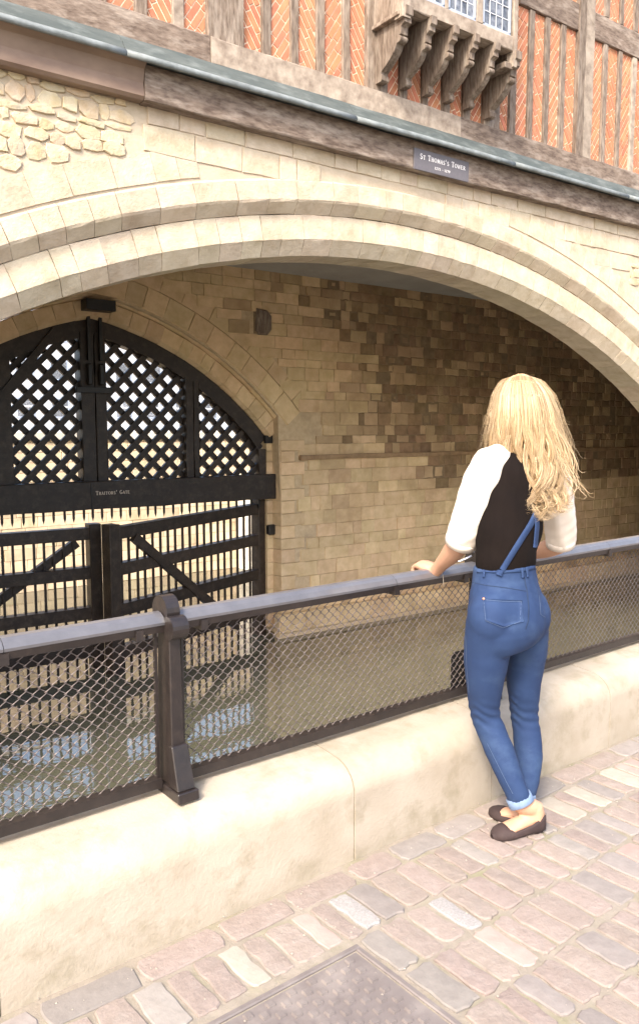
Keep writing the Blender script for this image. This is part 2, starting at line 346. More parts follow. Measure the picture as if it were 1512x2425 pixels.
def rubble_patch(x0, x1, z0, z1, L_, hmin=.08, hmax=.19):
    z = z0
    while z < z1 - .03:
        h = U(hmin, hmax) * .85; ze = min(z + h, z1); x = x0 + U(-.1, 0); xl = x1 if (x1 > 5 or z > 3.98) else x1 - .5
        while x < xl:
            wd = U(.08, .27); hh = (ze - z) * U(.8, 1.12); xm, zm = x + wd / 2, (z + ze) / 2 + U(-.02, .02)
            if above(xm, zm, 12.40):
                n = random.choice((6, 7, 8)); P = []
                for k in range(n):
                    a = 2 * math.pi * (k + U(-.28, .28)) / n + .4; c, s = math.cos(a), math.sin(a); q = U(.92, 1.12); e = max(abs(c), abs(s))
                    P.append((xm + wd * .49 * q * c / e * .97, min(4.55, zm + hh * .5 * q * s / e * .97)))
                V, F = slab(P, Y1 + U(-.004, .014), .08, U(.005, .010), U(0, .006)); L_.append((V, F, 'rubble_out', (xm, Y1, zm), wd))
            x += wd
        z = ze
rubble_patch(-2.9, 3.15, 3.70, 4.54, L_); rubble_patch(11.5, 15.5, 2.9, 4.0, L_)
pieces(L_, 'stone', fac)

# ================================================================ TIMBER STOREY
tim = empty('timber_framed_wall', (6.8, YF, 4.5), 'timber framed upper storey with orange diagonal brick panels above the wide arch', 'wall')
mb = MB(); mb.box(-8.9, 22.9, YF + .035, 10.5, 4.565, 8.7)
mb.obj('infill', 'joint', tim)
# lower fascia beam + the smooth clad length at the left
beam('fascia_beam', 'wood_h', tim, 3.35, 16.9, 7.37, YF + .02, 4.525, 4.85, seg=60, amp=.008)
V = []; F = []; prof = [(7.40, 4.53), (7.375, 4.56), (7.39, 4.68), (7.36, 4.80), (7.30, 4.845), (7.5, 4.85), (7.5, 4.53)]
for x in (-8.5, 3.343): V += [(x, y, z) for y, z in prof]
F = [[i, (i + 1) % 7, 7 + (i + 1) % 7, 7 + i] for i in range(7)] + [list(range(6, -1, -1)), list(range(7, 14))]
tag(ob('clad_fascia', me('clad_fascia', V, F, 'cladding'), tim), 'smooth brown clad length of the fascia at the left')
# lead flashing in lengths
x = -8.6
for k in range(30):
    x1 = min(x + U(2.0, 2.9), 17.0); V = []; pr = [(7.455, 5.075), (7.41, 5.06), (7.34, 4.98), (7.285, 4.892), (7.285, 4.86), (7.47, 4.862)]; pr2 = [(7.287, 4.897), (7.255, 4.882), (7.235, 4.86), (7.232, 4.842), (7.24, 4.822), (7.262, 4.818), (7.285, 4.862)]
    nseg = 8
    for i in range(nseg + 1):
        xx = x + (x1 - .004 - x) * i / nseg; V += [(xx, y + U(-.003, .003), z + U(-.003, .003)) for y, z in pr]
    n = len(pr); F = [[i * n + q, i * n + (q + 1) % n, (i + 1) * n + (q + 1) % n, (i + 1) * n + q] for i in range(nseg) for q in range(n)]
    F += [list(range(n - 1, -1, -1)), list(range(nseg * n, nseg * n + n))]
    lf = ob('lead_flashing', me('lead_flashing', V, F, 'lead'), tim); V = []; n = len(pr2)
    for i in range(nseg + 1):
        xx = x + (x1 - .004 - x) * i / nseg; dy = U(-.003, .003); V += [(xx, y + dy, z + dy) for y, z in pr2]
    F = [[i * n + q, i * n + (q + 1) % n, (i + 1) * n + (q + 1) % n, (i + 1) * n + q] for i in range(nseg) for q in range(n)] + [list(range(n - 1, -1, -1)), list(range(nseg * n, nseg * n + n))]
    ob('rolled_edge', me('rolled_edge', V, F, 'lead_worn', True), lf)
    x = x1
    if x >= 17.0: break
# sill beam
beam('sill_beam', 'wood_h', tim, -8.5, 4.085, 7.44, YF + .05, 5.06, 5.325, seg=40, amp=.007)
beam('sill_beam', 'wood_pale', tim, 4.095, 7.6, 7.43, YF + .05, 5.06, 5.315, seg=20, amp=.007)
beam('sill_beam', 'wood_h', tim, 7.605, 16.9, 7.44, YF + .05, 5.06, 5.315, seg=40, amp=.007)
panels = [(3.05, 3.32), (3.46, 3.71), (3.84, 4.08), (4.50, 4.73), (4.85, 5.09), (5.20, 5.43), (5.55, 5.79), (5.90, 6.12), (6.44, 6.64), (6.77, 7.0),
          (7.11, 7.34), (7.48, 7.70), (7.84, 8.06), (8.36, 8.56), (8.70, 8.93), (9.04, 9.26), (9.37, 9.59), (9.71, 9.94), (10.31, 10.56), (10.68, 10.93), (11.03, 11.28)]
x = 3.05
while x > -2: panels.insert(0, (x - .36, x - .12)); x -= .36
x = 11.28
while x < 16: panels.append((x + .12, x + .36)); x += .36
def brick_panel(x0, x1, z0, z1, sgn, L_):
    ang = math.radians(57) * sgn; c, s = math.cos(ang), math.sin(ang); bl, bh, g = .21, .058, .013
    cx, cz = (x0 + x1) / 2, (z0 + z1) / 2; ext = (z1 - z0) / 2 + .4; nr = int(ext * 1.3 / (bh + g)) + 2
    for r in range(-nr, nr):
        o = U(0, .2)
        for q in range(-8, 9):
            a0 = q * (bl + g) + o; b0 = r * (bh + g)
            # row must pass near the panel
            P = [(cx + a * c - b * s, cz + a * s + b * c) for a, b in ((a0, b0), (a0 + bl, b0), (a0 + bl, b0 + bh), (a0, b0 + bh))]
            # shift rows along panel height
            P = clip_rect(P, x0 + .004, x1 - .004, z0 + .004, z1 - .004)
            if len(P) >= 3:
                ar = abs(sum(P[i][0] * P[(i + 1) % len(P)][1] - P[(i + 1) % len(P)][0] * P[i][1] for i in range(len(P)))) / 2
                if ar > 3e-4:
                    V, F = slab(P, YF + .028 + U(-.002, .002), .02, .002)
                    ce = np.mean(P, axis=0); L_.append((V, F, 'brick', (ce[0], YF, ce[1]), math.sqrt(ar)))
L_ = []
prev = -2.4
for i, (a, b) in enumerate(panels):
    big = (b > 8.6)
    z0 = 5.315
    if big:
        brick_panel(a, b, z0, 6.99, 1 if i % 2 else -1, L_); brick_panel(a, b, 7.35, 8.3, 1 if i % 2 else -1, L_)
    elif b > 6.3: brick_panel(a, b, z0, 6.1, 1 if i % 2 else -1, L_)
    else: brick_panel(a, b, z0, 7.0, 1 if i % 2 else -1, L_)
    if a - prev > .5: pass
    if a < 4.5 and a > 4.4:
        beam('post', 'wood_pale', tim, prev + .004, 4.297, YF - .035, YF + .04, 5.318, 8.69, 'z'); beam('post', 'wood_pale', tim, 4.303, a - .004, YF - .03, YF + .04, 5.318, 8.69, 'z')
    elif a - prev > .3 and prev > 9:
        beam('post', 'wood', tim, prev + .004, prev + .16, YF - .035, YF + .04, 5.318, 8.69, 'z'); beam('post', 'wood_pale', tim, prev + .165, a - .004, YF - .028, YF + .04, 5.318, 8.69, 'z')
    elif a - prev > .2: beam('post', 'wood', tim, prev + .004, a - .004, YF - .03, YF + .04, 5.318, 8.69, 'z')
    else: beam('stud', 'wood' if R() < .75 else 'wood_pale', tim, prev + .004, a - .004, YF - .004, YF + .04, 5.318, 6.985 if big or b < 6.3 else 6.2, 'z')
    if big: 
        if a - prev <= .2: beam('stud', 'wood', tim, prev + .004, a - .004, YF - .004, YF + .04, 7.36, 8.69, 'z')
    prev = b
pieces(L_, 'brick', tim)
for a, b in ((8.72, 9.945), (10.315, 16.8)): beam('rail', 'wood_h', tim, a, b, YF - .015, YF + .04, 6.99, 7.345, seg=10)
beam('rail', 'wood_h', tim, -8, 6.12, YF - .015, YF + .04, 7.0, 7.3, seg=30)
# ---- oriel window
ori = ob('oriel_window', None, tim, (7.14, YF, 6.0)); WP[ori.name] = Vector((7.14, YF, 6.0))
X0, X1, YO = 6.21, 8.06, 6.98
beam('sill', 'wood_pale', ori, X0 + .12, X1 - .05, YO, YO + .16, 6.04, 6.20, seg=8)
box('floor', 'wood', ori, X0 + .05, X1 - .02, YO + .03, YF, 6.055, 6.15)
beam('corner_post', 'wood_pale', ori, X0 - .01, X0 + .115, YO - .012, YO + .12, 5.93, 8.1, 'z'); beam('corner_post', 'wood_pale', ori, X1 - .045, X1 + .03, YO - .005, YO + .10, 5.86, 8.1, 'z')
for k in range(3): box('side_board', 'wood', ori, X0 + .002 + .003 * k, X0 + .03, YO + .11 + k * .133, YO + .24 + k * .133, 6.0, 8.05, .004)
box('side_trim', 'wood', ori, X0 - .03, X0 + .06, YO + .03, YF - .03, 5.955, 6.0)
box('side_board', 'wood', ori, X1 - .03, X1, YO + .12, YF, 6.0, 8.05)
wins = [(6.36, 6.86), (6.92, 7.37), (7.49, 7.98)]
for a, b in wins:
    for (p, q, r, s_) in ((a, a + .028, 6.215, 7.7), (b - .028, b, 6.215, 7.7), (a, b, 6.20, 6.235), (a, b, 7.7, 7.74)):
        box('frame', 'frame_blue', ori, p, q, YO + .012, YO + .05, r, s_, .003)
    nx = 4; wd = (b - a - .056) / nx
    for i in range(nx):
        for k in range(10):
            z0 = 6.237 + k * .146; xx = a + .028 + i * wd
            V, F = slab([(xx + .004, z0), (xx + wd - .004, z0), (xx + wd - .004, z0 + .140), (xx + .004, z0 + .140)], 0, .004, .002)
            o = ob('pane', me('pane', [(p[0] - xx, p[1], p[2] - z0) for p in V], F, 'glass'), ori, (xx, YO + .034, z0)); o.rotation_euler = (U(-.03, .03), 0, U(-.03, .03))
    mb = MB()
    for i in range(1, nx): mb.box(a + .028 + i * wd - .004, a + .028 + i * wd + .004, YO + .028, YO + .038, 6.23, 7.7)
    for k in range(1, 10): mb.box(a + .028, b - .028, YO + .027, YO + .037, 6.235 + k * .146 - .004, 6.235 + k * .146 + .004)
    mb.obj('lead_lines', 'leadline', ori)
    MB().box(a, b, YO + .2, YO + .22, 6.2, 7.7).obj('dark_backing', 'iron', ori)
for a in (7.375, 6.865): beam('mullion', 'wood_pale', ori, a, a + (.11 if a > 7 else .05), YO + .005, YO + .08, 6.205, 8.1, 'z')
box('lintel', 'wood', ori, X0, X1, YO, YF, 7.75, 8.15)
def bracket(x, w_, sc=1.0):
    # outline in (y, z): curved console with a roll and a foot
    P = [(YF - .02, 6.05), (6.955, 6.05), (6.955, 5.965), (6.985, 5.945), (6.985, 5.90), (7.02, 5.885), (7.04, 5.87), (7.045, 5.80), (7.075, 5.79)]
    for k in range(7):      # roll
        a = math.radians(130 - k * 35); P.append((7.075 + .033 * math.cos(a) - .01, 5.762 + .03 * math.sin(a)) if False else (7.07 - .03 * math.sin(math.radians(20 + k * 26)) + .0, 5.76 + .03 * math.cos(math.radians(20 + k * 26))))
    for t in np.linspace(0, 1, 8): P.append((7.11 + .26 * (t**1.25), 5.725 - .205 * (t**.8)))
    P += [(7.375, 5.50), (7.36, 5.485), (7.36, 5.44), (7.38, 5.425), (YF - .02, 5.425)]
    zt = 6.05; P = [(y, zt + (z - zt) * sc) for y, z in P]
    n = len(P); V = [(x - w_ / 2, y, z) for y, z in P] + [(x + w_ / 2, y, z) for y, z in P]
    bm = bmesh.new(); vs = [bm.verts.new(v) for v in V]
    bm.faces.new(vs[:n]); bm.faces.new(vs[n:][::-1])
    for i in range(n): bm.faces.new([vs[(i + 1) % n], vs[i], vs[n + i], vs[n + (i + 1) % n]])
    bmesh.ops.recalc_face_normals(bm, faces=bm.faces[:]); bmesh.ops.triangulate(bm, faces=[f for f in bm.faces if len(f.verts) > 4])
    d = bpy.data.meshes.new('bracket'); bm.to_mesh(d); bm.free(); d.materials.append(M['wood']); ob('bracket', d, ori)
for i, x in enumerate((6.295, 6.665, 7.02, 7.365, 7.72, 8.10)): bracket(x, .105 if i in (0, 5) else .085, 1.06 if i in (0, 5) else 1.0)
box('knee_timber', 'wood', ori, 7.9, 8.04, 7.0, 7.46, 5.83, 5.90)

# ---------------------------------------------------------------- lettering
GL = {
 'T': [(.5, 0, .5, 1, .15), (.05, .97, .95, .97, .08), (.06, .97, .04, .78, .06), (.94, .97, .96, .78, .06), (.3, .03, .7, .03, .06)],
 'H': [(.2, 0, .2, 1, .15), (.8, 0, .8, 1, .15), (.2, .5, .8, .5, .07), (.05, .03, .35, .03, .06), (.65, .03, .95, .03, .06), (.05, .97, .35, .97, .06), (.65, .97, .95, .97, .06)],
 'M': [(.12, 0, .18, 1, .07), (.2, 1, .5, .12, .15), (.5, .12, .8, 1, .07), (.82, 1, .88, 0, .15), (0, .03, .26, .03, .06), (.72, .03, 1, .03, .06)],
 'A': [(.12, 0, .48, 1, .07), (.5, 1, .88, 0, .15), (.25, .36, .75, .36, .06), (0, .03, .26, .03, .06), (.72, .03, 1, .03, .06)],
 'W': [(.03, 1, .28, 0, .13), (.28, 0, .5, .9, .07), (.5, .9, .74, 0, .13), (.74, 0, .97, 1, .07), (-.05, .97, .15, .97, .05), (.85, .97, 1.05, .97, .05)],
 'E': [(.22, 0, .22, 1, .15), (.1, .97, .8, .97, .07), (.22, .52, .68, .52, .06), (.1, .03, .86, .03, .07), (.8, .97, .8, .8, .05), (.86, .03, .88, .22, .05)],
 'I': [(.5, 0, .5, 1, .15), (.3, .03, .7, .03, .06), (.3, .97, .7, .97, .06)],
 '1': [(.5, 0, .5, 1, .14), (.3, .03, .7, .03, .06), (.5, 1, .28, .82, .07)],
 '7': [(.1, .95, .9, .95, .09), (.88, .95, .4, 0, .12)], '-': [(.1, .42, .9, .42, .09)], "'": [(.5, 1, .42, .7, .13)], ' ': []}
def arc(cx, cy, rx, ry, a0, a1, w0, w1, n=9):
    o = []
    for i in range(n):
        p = math.radians(a0 + (a1 - a0) * i / n); q = math.radians(a0 + (a1 - a0) * (i + 1) / n)
        th = w0 + (w1 - w0) * abs(math.cos((p + q) / 2)); o.append((cx + rx * math.cos(p), cy + ry * math.sin(p), cx + rx * math.cos(q), cy + ry * math.sin(q), th))
    return o
GL['O'] = arc(.5, .5, .42, .46, 0, 360, .06, .15, 16)
GL['G'] = arc(.52, .5, .42, .46, 45, 350, .06, .15, 14) + [(.88, .05, .88, .42, .13), (.7, .42, 1, .42, .06)]
GL['S'] = arc(.5, .73, .28, .24, 20, 270, .07, .13, 10) + arc(.5, .26, .32, .24, 90, -160, .08, .15, 10)
GL['R'] = [(.2, 0, .2, 1, .15), (.05, .03, .36, .03, .06), (.05, .97, .5, .97, .06)] + arc(.5, .74, .28, .22, -90, 90, .07, .14, 8) + [(.2, .5, .5, .5, .06), (.5, .5, .92, 0, .14)]
GL['2'] = arc(.48, .72, .3, .25, 160, -30, .08, .13, 8) + [(.74, .6, .15, .06, .09), (.12, .05, .88, .05, .11)]
GL['5'] = [(.25, .95, .8, .95, .1), (.27, .95, .25, .55, .07)] + arc(.45, .3, .32, .27, 110, -150, .08, .14, 8)
GL['9'] = arc(.5, .68, .3, .28, 0, 360, .08, .14, 12) + [(.8, .68, .4, 0, .11)]
def text(s, x, z, y, h, mt, parent, name='letter', slant=0):
    cx = x
    for k, ch in enumerate(s):
        mb = MB()
        big = ch.isupper() or not ch.isalpha(); hh = h if big else h * .78; wd = hh * {'I': .45, "'": .3, ' ': .45, 'M': .98, 'W': 1.05, '-': .6, '1': .5, 'H': .88, 'O': .9}.get(ch.upper(), .72)
        if not ch.isalpha() and ch in '1279-5': hh = h * .9
        for (a, b, c, d, th) in GL[ch.upper()]:
            p = np.array([cx + a * wd, z + b * hh]); q = np.array([cx + c * wd, z + d * hh]); dd = q - p; ln = np.linalg.norm(dd)
            if ln < 1e-6: continue
            dd /= ln; nn = np.array([-dd[1], dd[0]]) * th * hh / 2; p = p - dd * .015 * hh; q = q + dd * .015 * hh
            V = [(*(p - nn),), (*(q - nn),), (*(q + nn),), (*(p + nn),)]
            j = U(0, .0006); mb.add([(v[0], y - j, v[1]) for v in V] + [(v[0], y + .004, v[1]) for v in V], [[0, 1, 2, 3], [4, 5, 1, 0], [5, 6, 2, 1], [6, 7, 3, 2], [7, 4, 0, 3]])
        cx += wd + hh * .14
        if mb.v: mb.obj(name, mt, parent)
    return cx
sg = empty('name_board', (7.2, 7.36, 4.5), "small grey board lettered ST THOMAS'S TOWER fixed under the lead ledge", 'sign')
box('board', 'sign', sg, 6.745, 7.665, 7.345, 7.368, 4.515, 4.755, .002)
text("St Thomas's Tower", 6.835, 4.645, 7.3435, .062, 'white', sg); text('1275 - 1279', 7.08, 4.565, 7.3435, .032, 'white', sg)

# ================================================================ INNER WALL with the gate arch
YI = 12.8
inn = empty('inner_gate_wall', (8.0, YI, WZ), 'dim inner stone wall of tan ashlar and brown rubble behind the wide arch, holding the water gate', 'wall')
GL_ = GR * (GA0 - GA1)
prA = [(.05, 12.98), (.30, 12.98), (.31, 13.0), (.31, 13.5), (0.0, 13.5), (0.0, 13.06)]
prB = [(.40, YI - .01), (.74, YI - .01), (.75, YI), (.75, 13.1), (.315, 13.1), (.315, 12.93)]
prC = [(.76, YI), (1.03, YI), (1.035, 13.0), (.755, 13.0)]
L_ = []
for pr, wd in ((prA, .30), (prB, .42), (prC, .40)): L_ += voussoirs(gcurve, -1, 1, pr, wd, GL_, 'voussoir', 'ashlar', inn, segs=1)
pieces(L_, 'voussoir', inn)
def jamb_x(off, side): return XJ + off if side > 0 else 2 * 4.92 - XJ - off
L_ = []
for side in (1, -1):
    z = WZ + .15; k = 0
    while z < 1.2:
        h = U(.2, .28); ze = min(z + h, 1.25); w1 = .32 if k % 2 else .55; k += 1
        for (xa, xb, ya, yb) in ((XJ + .13, XJ + .13 + w1, YI - .012, 13.05),):
            if side < 0: xa, xb = 2 * 4.92 - xb, 2 * 4.92 - xa
            mb = MB(); b = .01
            V = [(xa + b, ya, z + b), (xb - b, ya, z + b), (xb - b, ya, ze - b), (xa + b, ya, ze - b), (xa, ya + b, z + .004), (xb, ya + b, z + .004), (xb, ya + b, ze - .004), (xa, ya + b, ze - .004), (xa - .02, yb, z + .004), (xb, yb, z + .004), (xb, yb, ze - .004), (xa - .02, yb, ze - .004)]
            F = [[0, 1, 2, 3], [0, 4, 5, 1], [1, 5, 6, 2], [2, 6, 7, 3], [3, 7, 4, 0], [4, 8, 9, 5], [7, 6, 10, 11], [4, 7, 11, 8], [5, 9, 10, 6]]
            L_.append((V, F, 'ashlar', ((xa + xb) / 2, YI, (z + ze) / 2), .4))
        xa, xb = XJ - .02, XJ + .2
        if side < 0: xa, xb = 2 * 4.92 - xb, 2 * 4.92 - xa
        mb = MB().box(xa, xb, 13.06, 13.55, z + .004, ze - .004); L_.append((mb.v, mb.f, 'ashlar', ((xa + xb) / 2, 13.2, (z + ze) / 2), .3))
        z = ze
pieces(L_, 'quoin', inn)
# mortar backing columns
mb = MB(); md = MB()
xs = np.linspace(-5, 21.5, 211)
for a, b in zip(xs[:-1], xs[1:]):
    def zl(x):
        xx = 4.92 + abs(x - 4.92)
        if xx >= XJ + .14: return WZ - .2
        d = (GR + .34)**2 - (xx - GC[0])**2; return GC[1] + math.sqrt(d) if d > 0 else 1.2
    za, zb = zl(a), zl(b); v = [(a, YI + .02, za), (b, YI + .02, zb), (b, YI + .02, 4.4), (a, YI + .02, 4.4), (a, 13.9, za), (b, 13.9, zb), (b, 13.9, 4.4), (a, 13.9, 4.4)]
    f = [[0, 1, 2, 3], [5, 4, 7, 6], [4, 5, 1, 0], [0, 3, 7, 4], [1, 5, 6, 2]]
    mb.add(v, f)
mb.obj('mortar', 'mortar', inn)
# brown rubble backing patch
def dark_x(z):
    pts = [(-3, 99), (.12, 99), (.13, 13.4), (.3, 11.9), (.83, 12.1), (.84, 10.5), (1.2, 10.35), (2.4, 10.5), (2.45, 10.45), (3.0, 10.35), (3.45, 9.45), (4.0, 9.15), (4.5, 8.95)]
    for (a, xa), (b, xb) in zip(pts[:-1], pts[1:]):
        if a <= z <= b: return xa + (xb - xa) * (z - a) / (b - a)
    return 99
L_ = []
z = WZ + .35
while z < 4.38:
    light = z < .13
    h = U(.17, .30) if z < .8 else U(.14, .27); ze = min(z + h, 4.4); x = -3 + U(0, .3)
    while x < 21.3:
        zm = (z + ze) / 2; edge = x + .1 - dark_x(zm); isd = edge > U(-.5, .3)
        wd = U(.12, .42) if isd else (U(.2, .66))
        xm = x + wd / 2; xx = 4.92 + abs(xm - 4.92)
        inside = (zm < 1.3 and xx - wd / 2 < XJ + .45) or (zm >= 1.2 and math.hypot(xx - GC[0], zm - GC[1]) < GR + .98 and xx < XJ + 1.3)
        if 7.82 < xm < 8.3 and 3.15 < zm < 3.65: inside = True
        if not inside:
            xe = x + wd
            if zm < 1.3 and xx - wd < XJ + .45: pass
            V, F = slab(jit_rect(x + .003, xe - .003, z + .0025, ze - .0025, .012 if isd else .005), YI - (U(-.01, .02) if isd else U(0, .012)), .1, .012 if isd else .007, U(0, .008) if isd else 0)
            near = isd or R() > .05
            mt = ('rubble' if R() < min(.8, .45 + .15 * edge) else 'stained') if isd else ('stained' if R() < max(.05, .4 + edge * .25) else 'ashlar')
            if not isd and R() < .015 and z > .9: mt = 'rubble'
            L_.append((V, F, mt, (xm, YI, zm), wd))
        x += wd
    z = ze
pieces(L_, 'stone', inn)
mb = MB()
for a in range(90):
    xa = 8.95 + a * .095; zt = .5
# dirty backing behind rubble
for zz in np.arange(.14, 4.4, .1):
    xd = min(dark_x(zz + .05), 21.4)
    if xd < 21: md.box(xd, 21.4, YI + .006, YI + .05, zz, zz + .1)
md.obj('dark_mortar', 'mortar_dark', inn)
# niche left by a lost beam
box('beam_socket', 'mortar_dark', inn, 7.86, 8.24, YI + .0, YI + .04, 3.17, 3.62)
V, F = slab([(7.88, 3.22), (7.95, 3.15), (8.13, 3.15), (8.22, 3.26), (8.22, 3.5), (8.12, 3.6), (7.9, 3.62)], YI - .05, .12, .03); ob('broken_beam_end', me('broken_beam_end', V, F, 'wood'), inn)
# string course and footing
beam('string_course', 'rubble', inn, 8.85, 21.3, YI - .07, YI + .05, .83, .92, seg=30, amp=.012)
x = XJ + .02
while x < 21.2:
    wd = U(.5, .9); V, F = slab(jit_rect(x + .004, x + wd - .004, -2.5, -2.14, .004), YI - .16, .2, .012); ob('footing_stone', me('footing_stone', V, F, 'ashlar'), inn)
    MB().box(x + .004, x + wd - .004, YI - .15, YI + .03, -2.16, -2.13); x += wd
MB().box(XJ + .0, 21.3, YI - .13, YI + .05, WZ - .3, -2.16).obj('footing', 'mortar', inn)
# vault and end walls
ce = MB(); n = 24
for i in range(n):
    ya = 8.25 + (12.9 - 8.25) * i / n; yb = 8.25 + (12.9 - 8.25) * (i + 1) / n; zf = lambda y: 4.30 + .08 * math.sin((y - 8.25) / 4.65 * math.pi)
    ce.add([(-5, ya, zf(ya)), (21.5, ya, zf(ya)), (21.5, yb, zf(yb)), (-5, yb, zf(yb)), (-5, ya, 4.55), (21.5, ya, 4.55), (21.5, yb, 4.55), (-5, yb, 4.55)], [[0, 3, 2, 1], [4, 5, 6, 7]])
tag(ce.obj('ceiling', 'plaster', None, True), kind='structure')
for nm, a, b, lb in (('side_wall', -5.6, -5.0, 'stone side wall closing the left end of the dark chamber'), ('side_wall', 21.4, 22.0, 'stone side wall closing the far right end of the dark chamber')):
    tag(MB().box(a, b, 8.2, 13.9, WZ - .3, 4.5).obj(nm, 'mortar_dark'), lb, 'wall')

# ================================================================ TRAITORS' GATE: fixed lattice tympanum
lat = empty('lattice_screen', (4.92, 13.2, .1), 'dark timber lattice filling the water gate arch above a lettered beam with spikes', 'gate')
YG = 13.22
beam('lintel_beam', 'gate', lat, 1.45, XJ + .26, 12.95, 13.20, .09, .56, seg=20, amp=.008)
box('iron_strap', 'iron', lat, 4.76, 4.785, 12.94, 12.953, .1, .54)
text("Traitors' Gate", 4.845, .335, 12.944, .064, 'letter', lat)
# arched rim
V = []; F = []; n = 40
for i in range(n + 1):
    s = -1 + 2 * i / n
    for (o, y) in ((-.27, 13.10), (.01, 13.10), (.01, 13.34), (-.27, 13.34)):
        x, z = gcurve(s, o + (U(-.01, .01) if o < 0 else 0)); V.append((x, y, z))
for i in range(n):
    for q in range(4): F.append([i * 4 + q, i * 4 + (q + 1) % 4, i * 4 + 4 + (q + 1) % 4, i * 4 + 4 + q])
ob('arched_rim', me('arched_rim', V, F, 'gate'), lat)
def zrim(x, o=-.2):
    xx = 4.92 + abs(x - 4.92); d = (GR + o)**2 - (xx - GC[0])**2; return GC[1] + math.sqrt(d) if d > 0 else 1.0
for (a, b) in ((4.70, 4.93), (4.945, 5.13), (6.60, 6.74), (6.75, 6.86), (XJ - .17, XJ + .0), (3.14, 3.26), (3.27, 3.58), (2 * 4.92 - XJ, 2 * 4.92 - XJ + .17)):
    beam('upright', 'gate', lat, a, b, 13.08, 13.36, .56, zrim((a + b) / 2), 'z')
P_ = .325
def seg_in(c, sg):
    """clip line z = sg*x + c to the arch region"""
    pts = []
    for t in np.linspace(1.5, 8.4, 700):
        z = sg * (t - 4.92) + c
        if .5 < z < zrim(t, -.12) and 4.92 * 2 - XJ + .05 < t < XJ - .05: pts.append(t)
    return (pts[0], pts[-1]) if len(pts) > 6 else None
for sg in (1, -1):
    for k in range(-12, 24):
        c = k * P_ + (.1 if sg > 0 else -.02); q = seg_in(c, sg)
        if not q: continue
        xa, xb = q; za, zb = sg * (xa - 4.92) + c, sg * (xb - 4.92) + c; hw = .048 * math.sqrt(.5)
        ya, yb = (13.17, 13.235) if sg > 0 else (13.236, 13.30)
        nx, nz = -sg * hw, hw
        V = [(xa + nx, ya, za + nz), (xa - nx, ya, za - nz), (xb - nx, ya, zb - nz), (xb + nx, ya, zb + nz)]; V += [(p[0], yb, p[2]) for p in V]
        ob('lattice_bar', me('lattice_bar', V, [[0, 1, 2, 3], [7, 6, 5, 4], [0, 4, 5, 1], [1, 5, 6, 2], [2, 6, 7, 3], [3, 7, 4, 0]], 'gate'), lat)
# spikes under the beam
V = [(-.018, -.015, 0), (.018, -.015, 0), (.018, .015, 0), (-.018, .015, 0), (-.018, -.012, -.16), (.018, -.012, -.16), (.018, .012, -.16), (-.018, .012, -.16), (0, 0, -.235)]
spk = me('spike', V, [[0, 1, 5, 4], [1, 2, 6, 5], [2, 3, 7, 6], [3, 0, 4, 7], [4, 5, 8], [5, 6, 8], [6, 7, 8], [7, 4, 8]], 'iron')
x = 1.9
while x < XJ - .05:
    ob('spike', spk, lat, (x + U(-.012, .012), 13.08, .12 + U(-.012, .0))); x += .163
# hanging irons at the crown
for x in (4.83, 5.03): box('hanger_rod', 'iron', lat, x - .028, x + .028, 13.0, 13.05, 2.55, 3.42)
for x in (4.83, 5.03): box('rod_end', 'iron', lat, x - .045, x + .045, 12.985, 13.055, 2.15, 2.5, .02)
box('iron_strap', 'iron', lat, 4.60, 5.22, 13.03, 13.075, 2.02, 2.12)
box('hanger_beam', 'iron', lat, 4.70, 5.19, 12.72, 13.02, 3.33, 3.50)
V = [(3.20, 13.05, 1.75), (3.28, 13.05, 1.66), (4.36, 13.05, 2.98), (4.28, 13.05, 3.06)]; V += [(p[0], 13.11, p[2]) for p in V]
ob('brace', me('brace', V, [[0, 1, 2, 3], [7, 6, 5, 4], [0, 4, 5, 1], [1, 5, 6, 2], [2, 6, 7, 3], [3, 7, 4, 0]], 'gate'), lat)
for x in (XJ + .02, 2 * 4.92 - XJ - .02): box('bracket_iron', 'iron', lat, x - .08, x + .1, 13.02, 13.1, 1.15, 1.3)

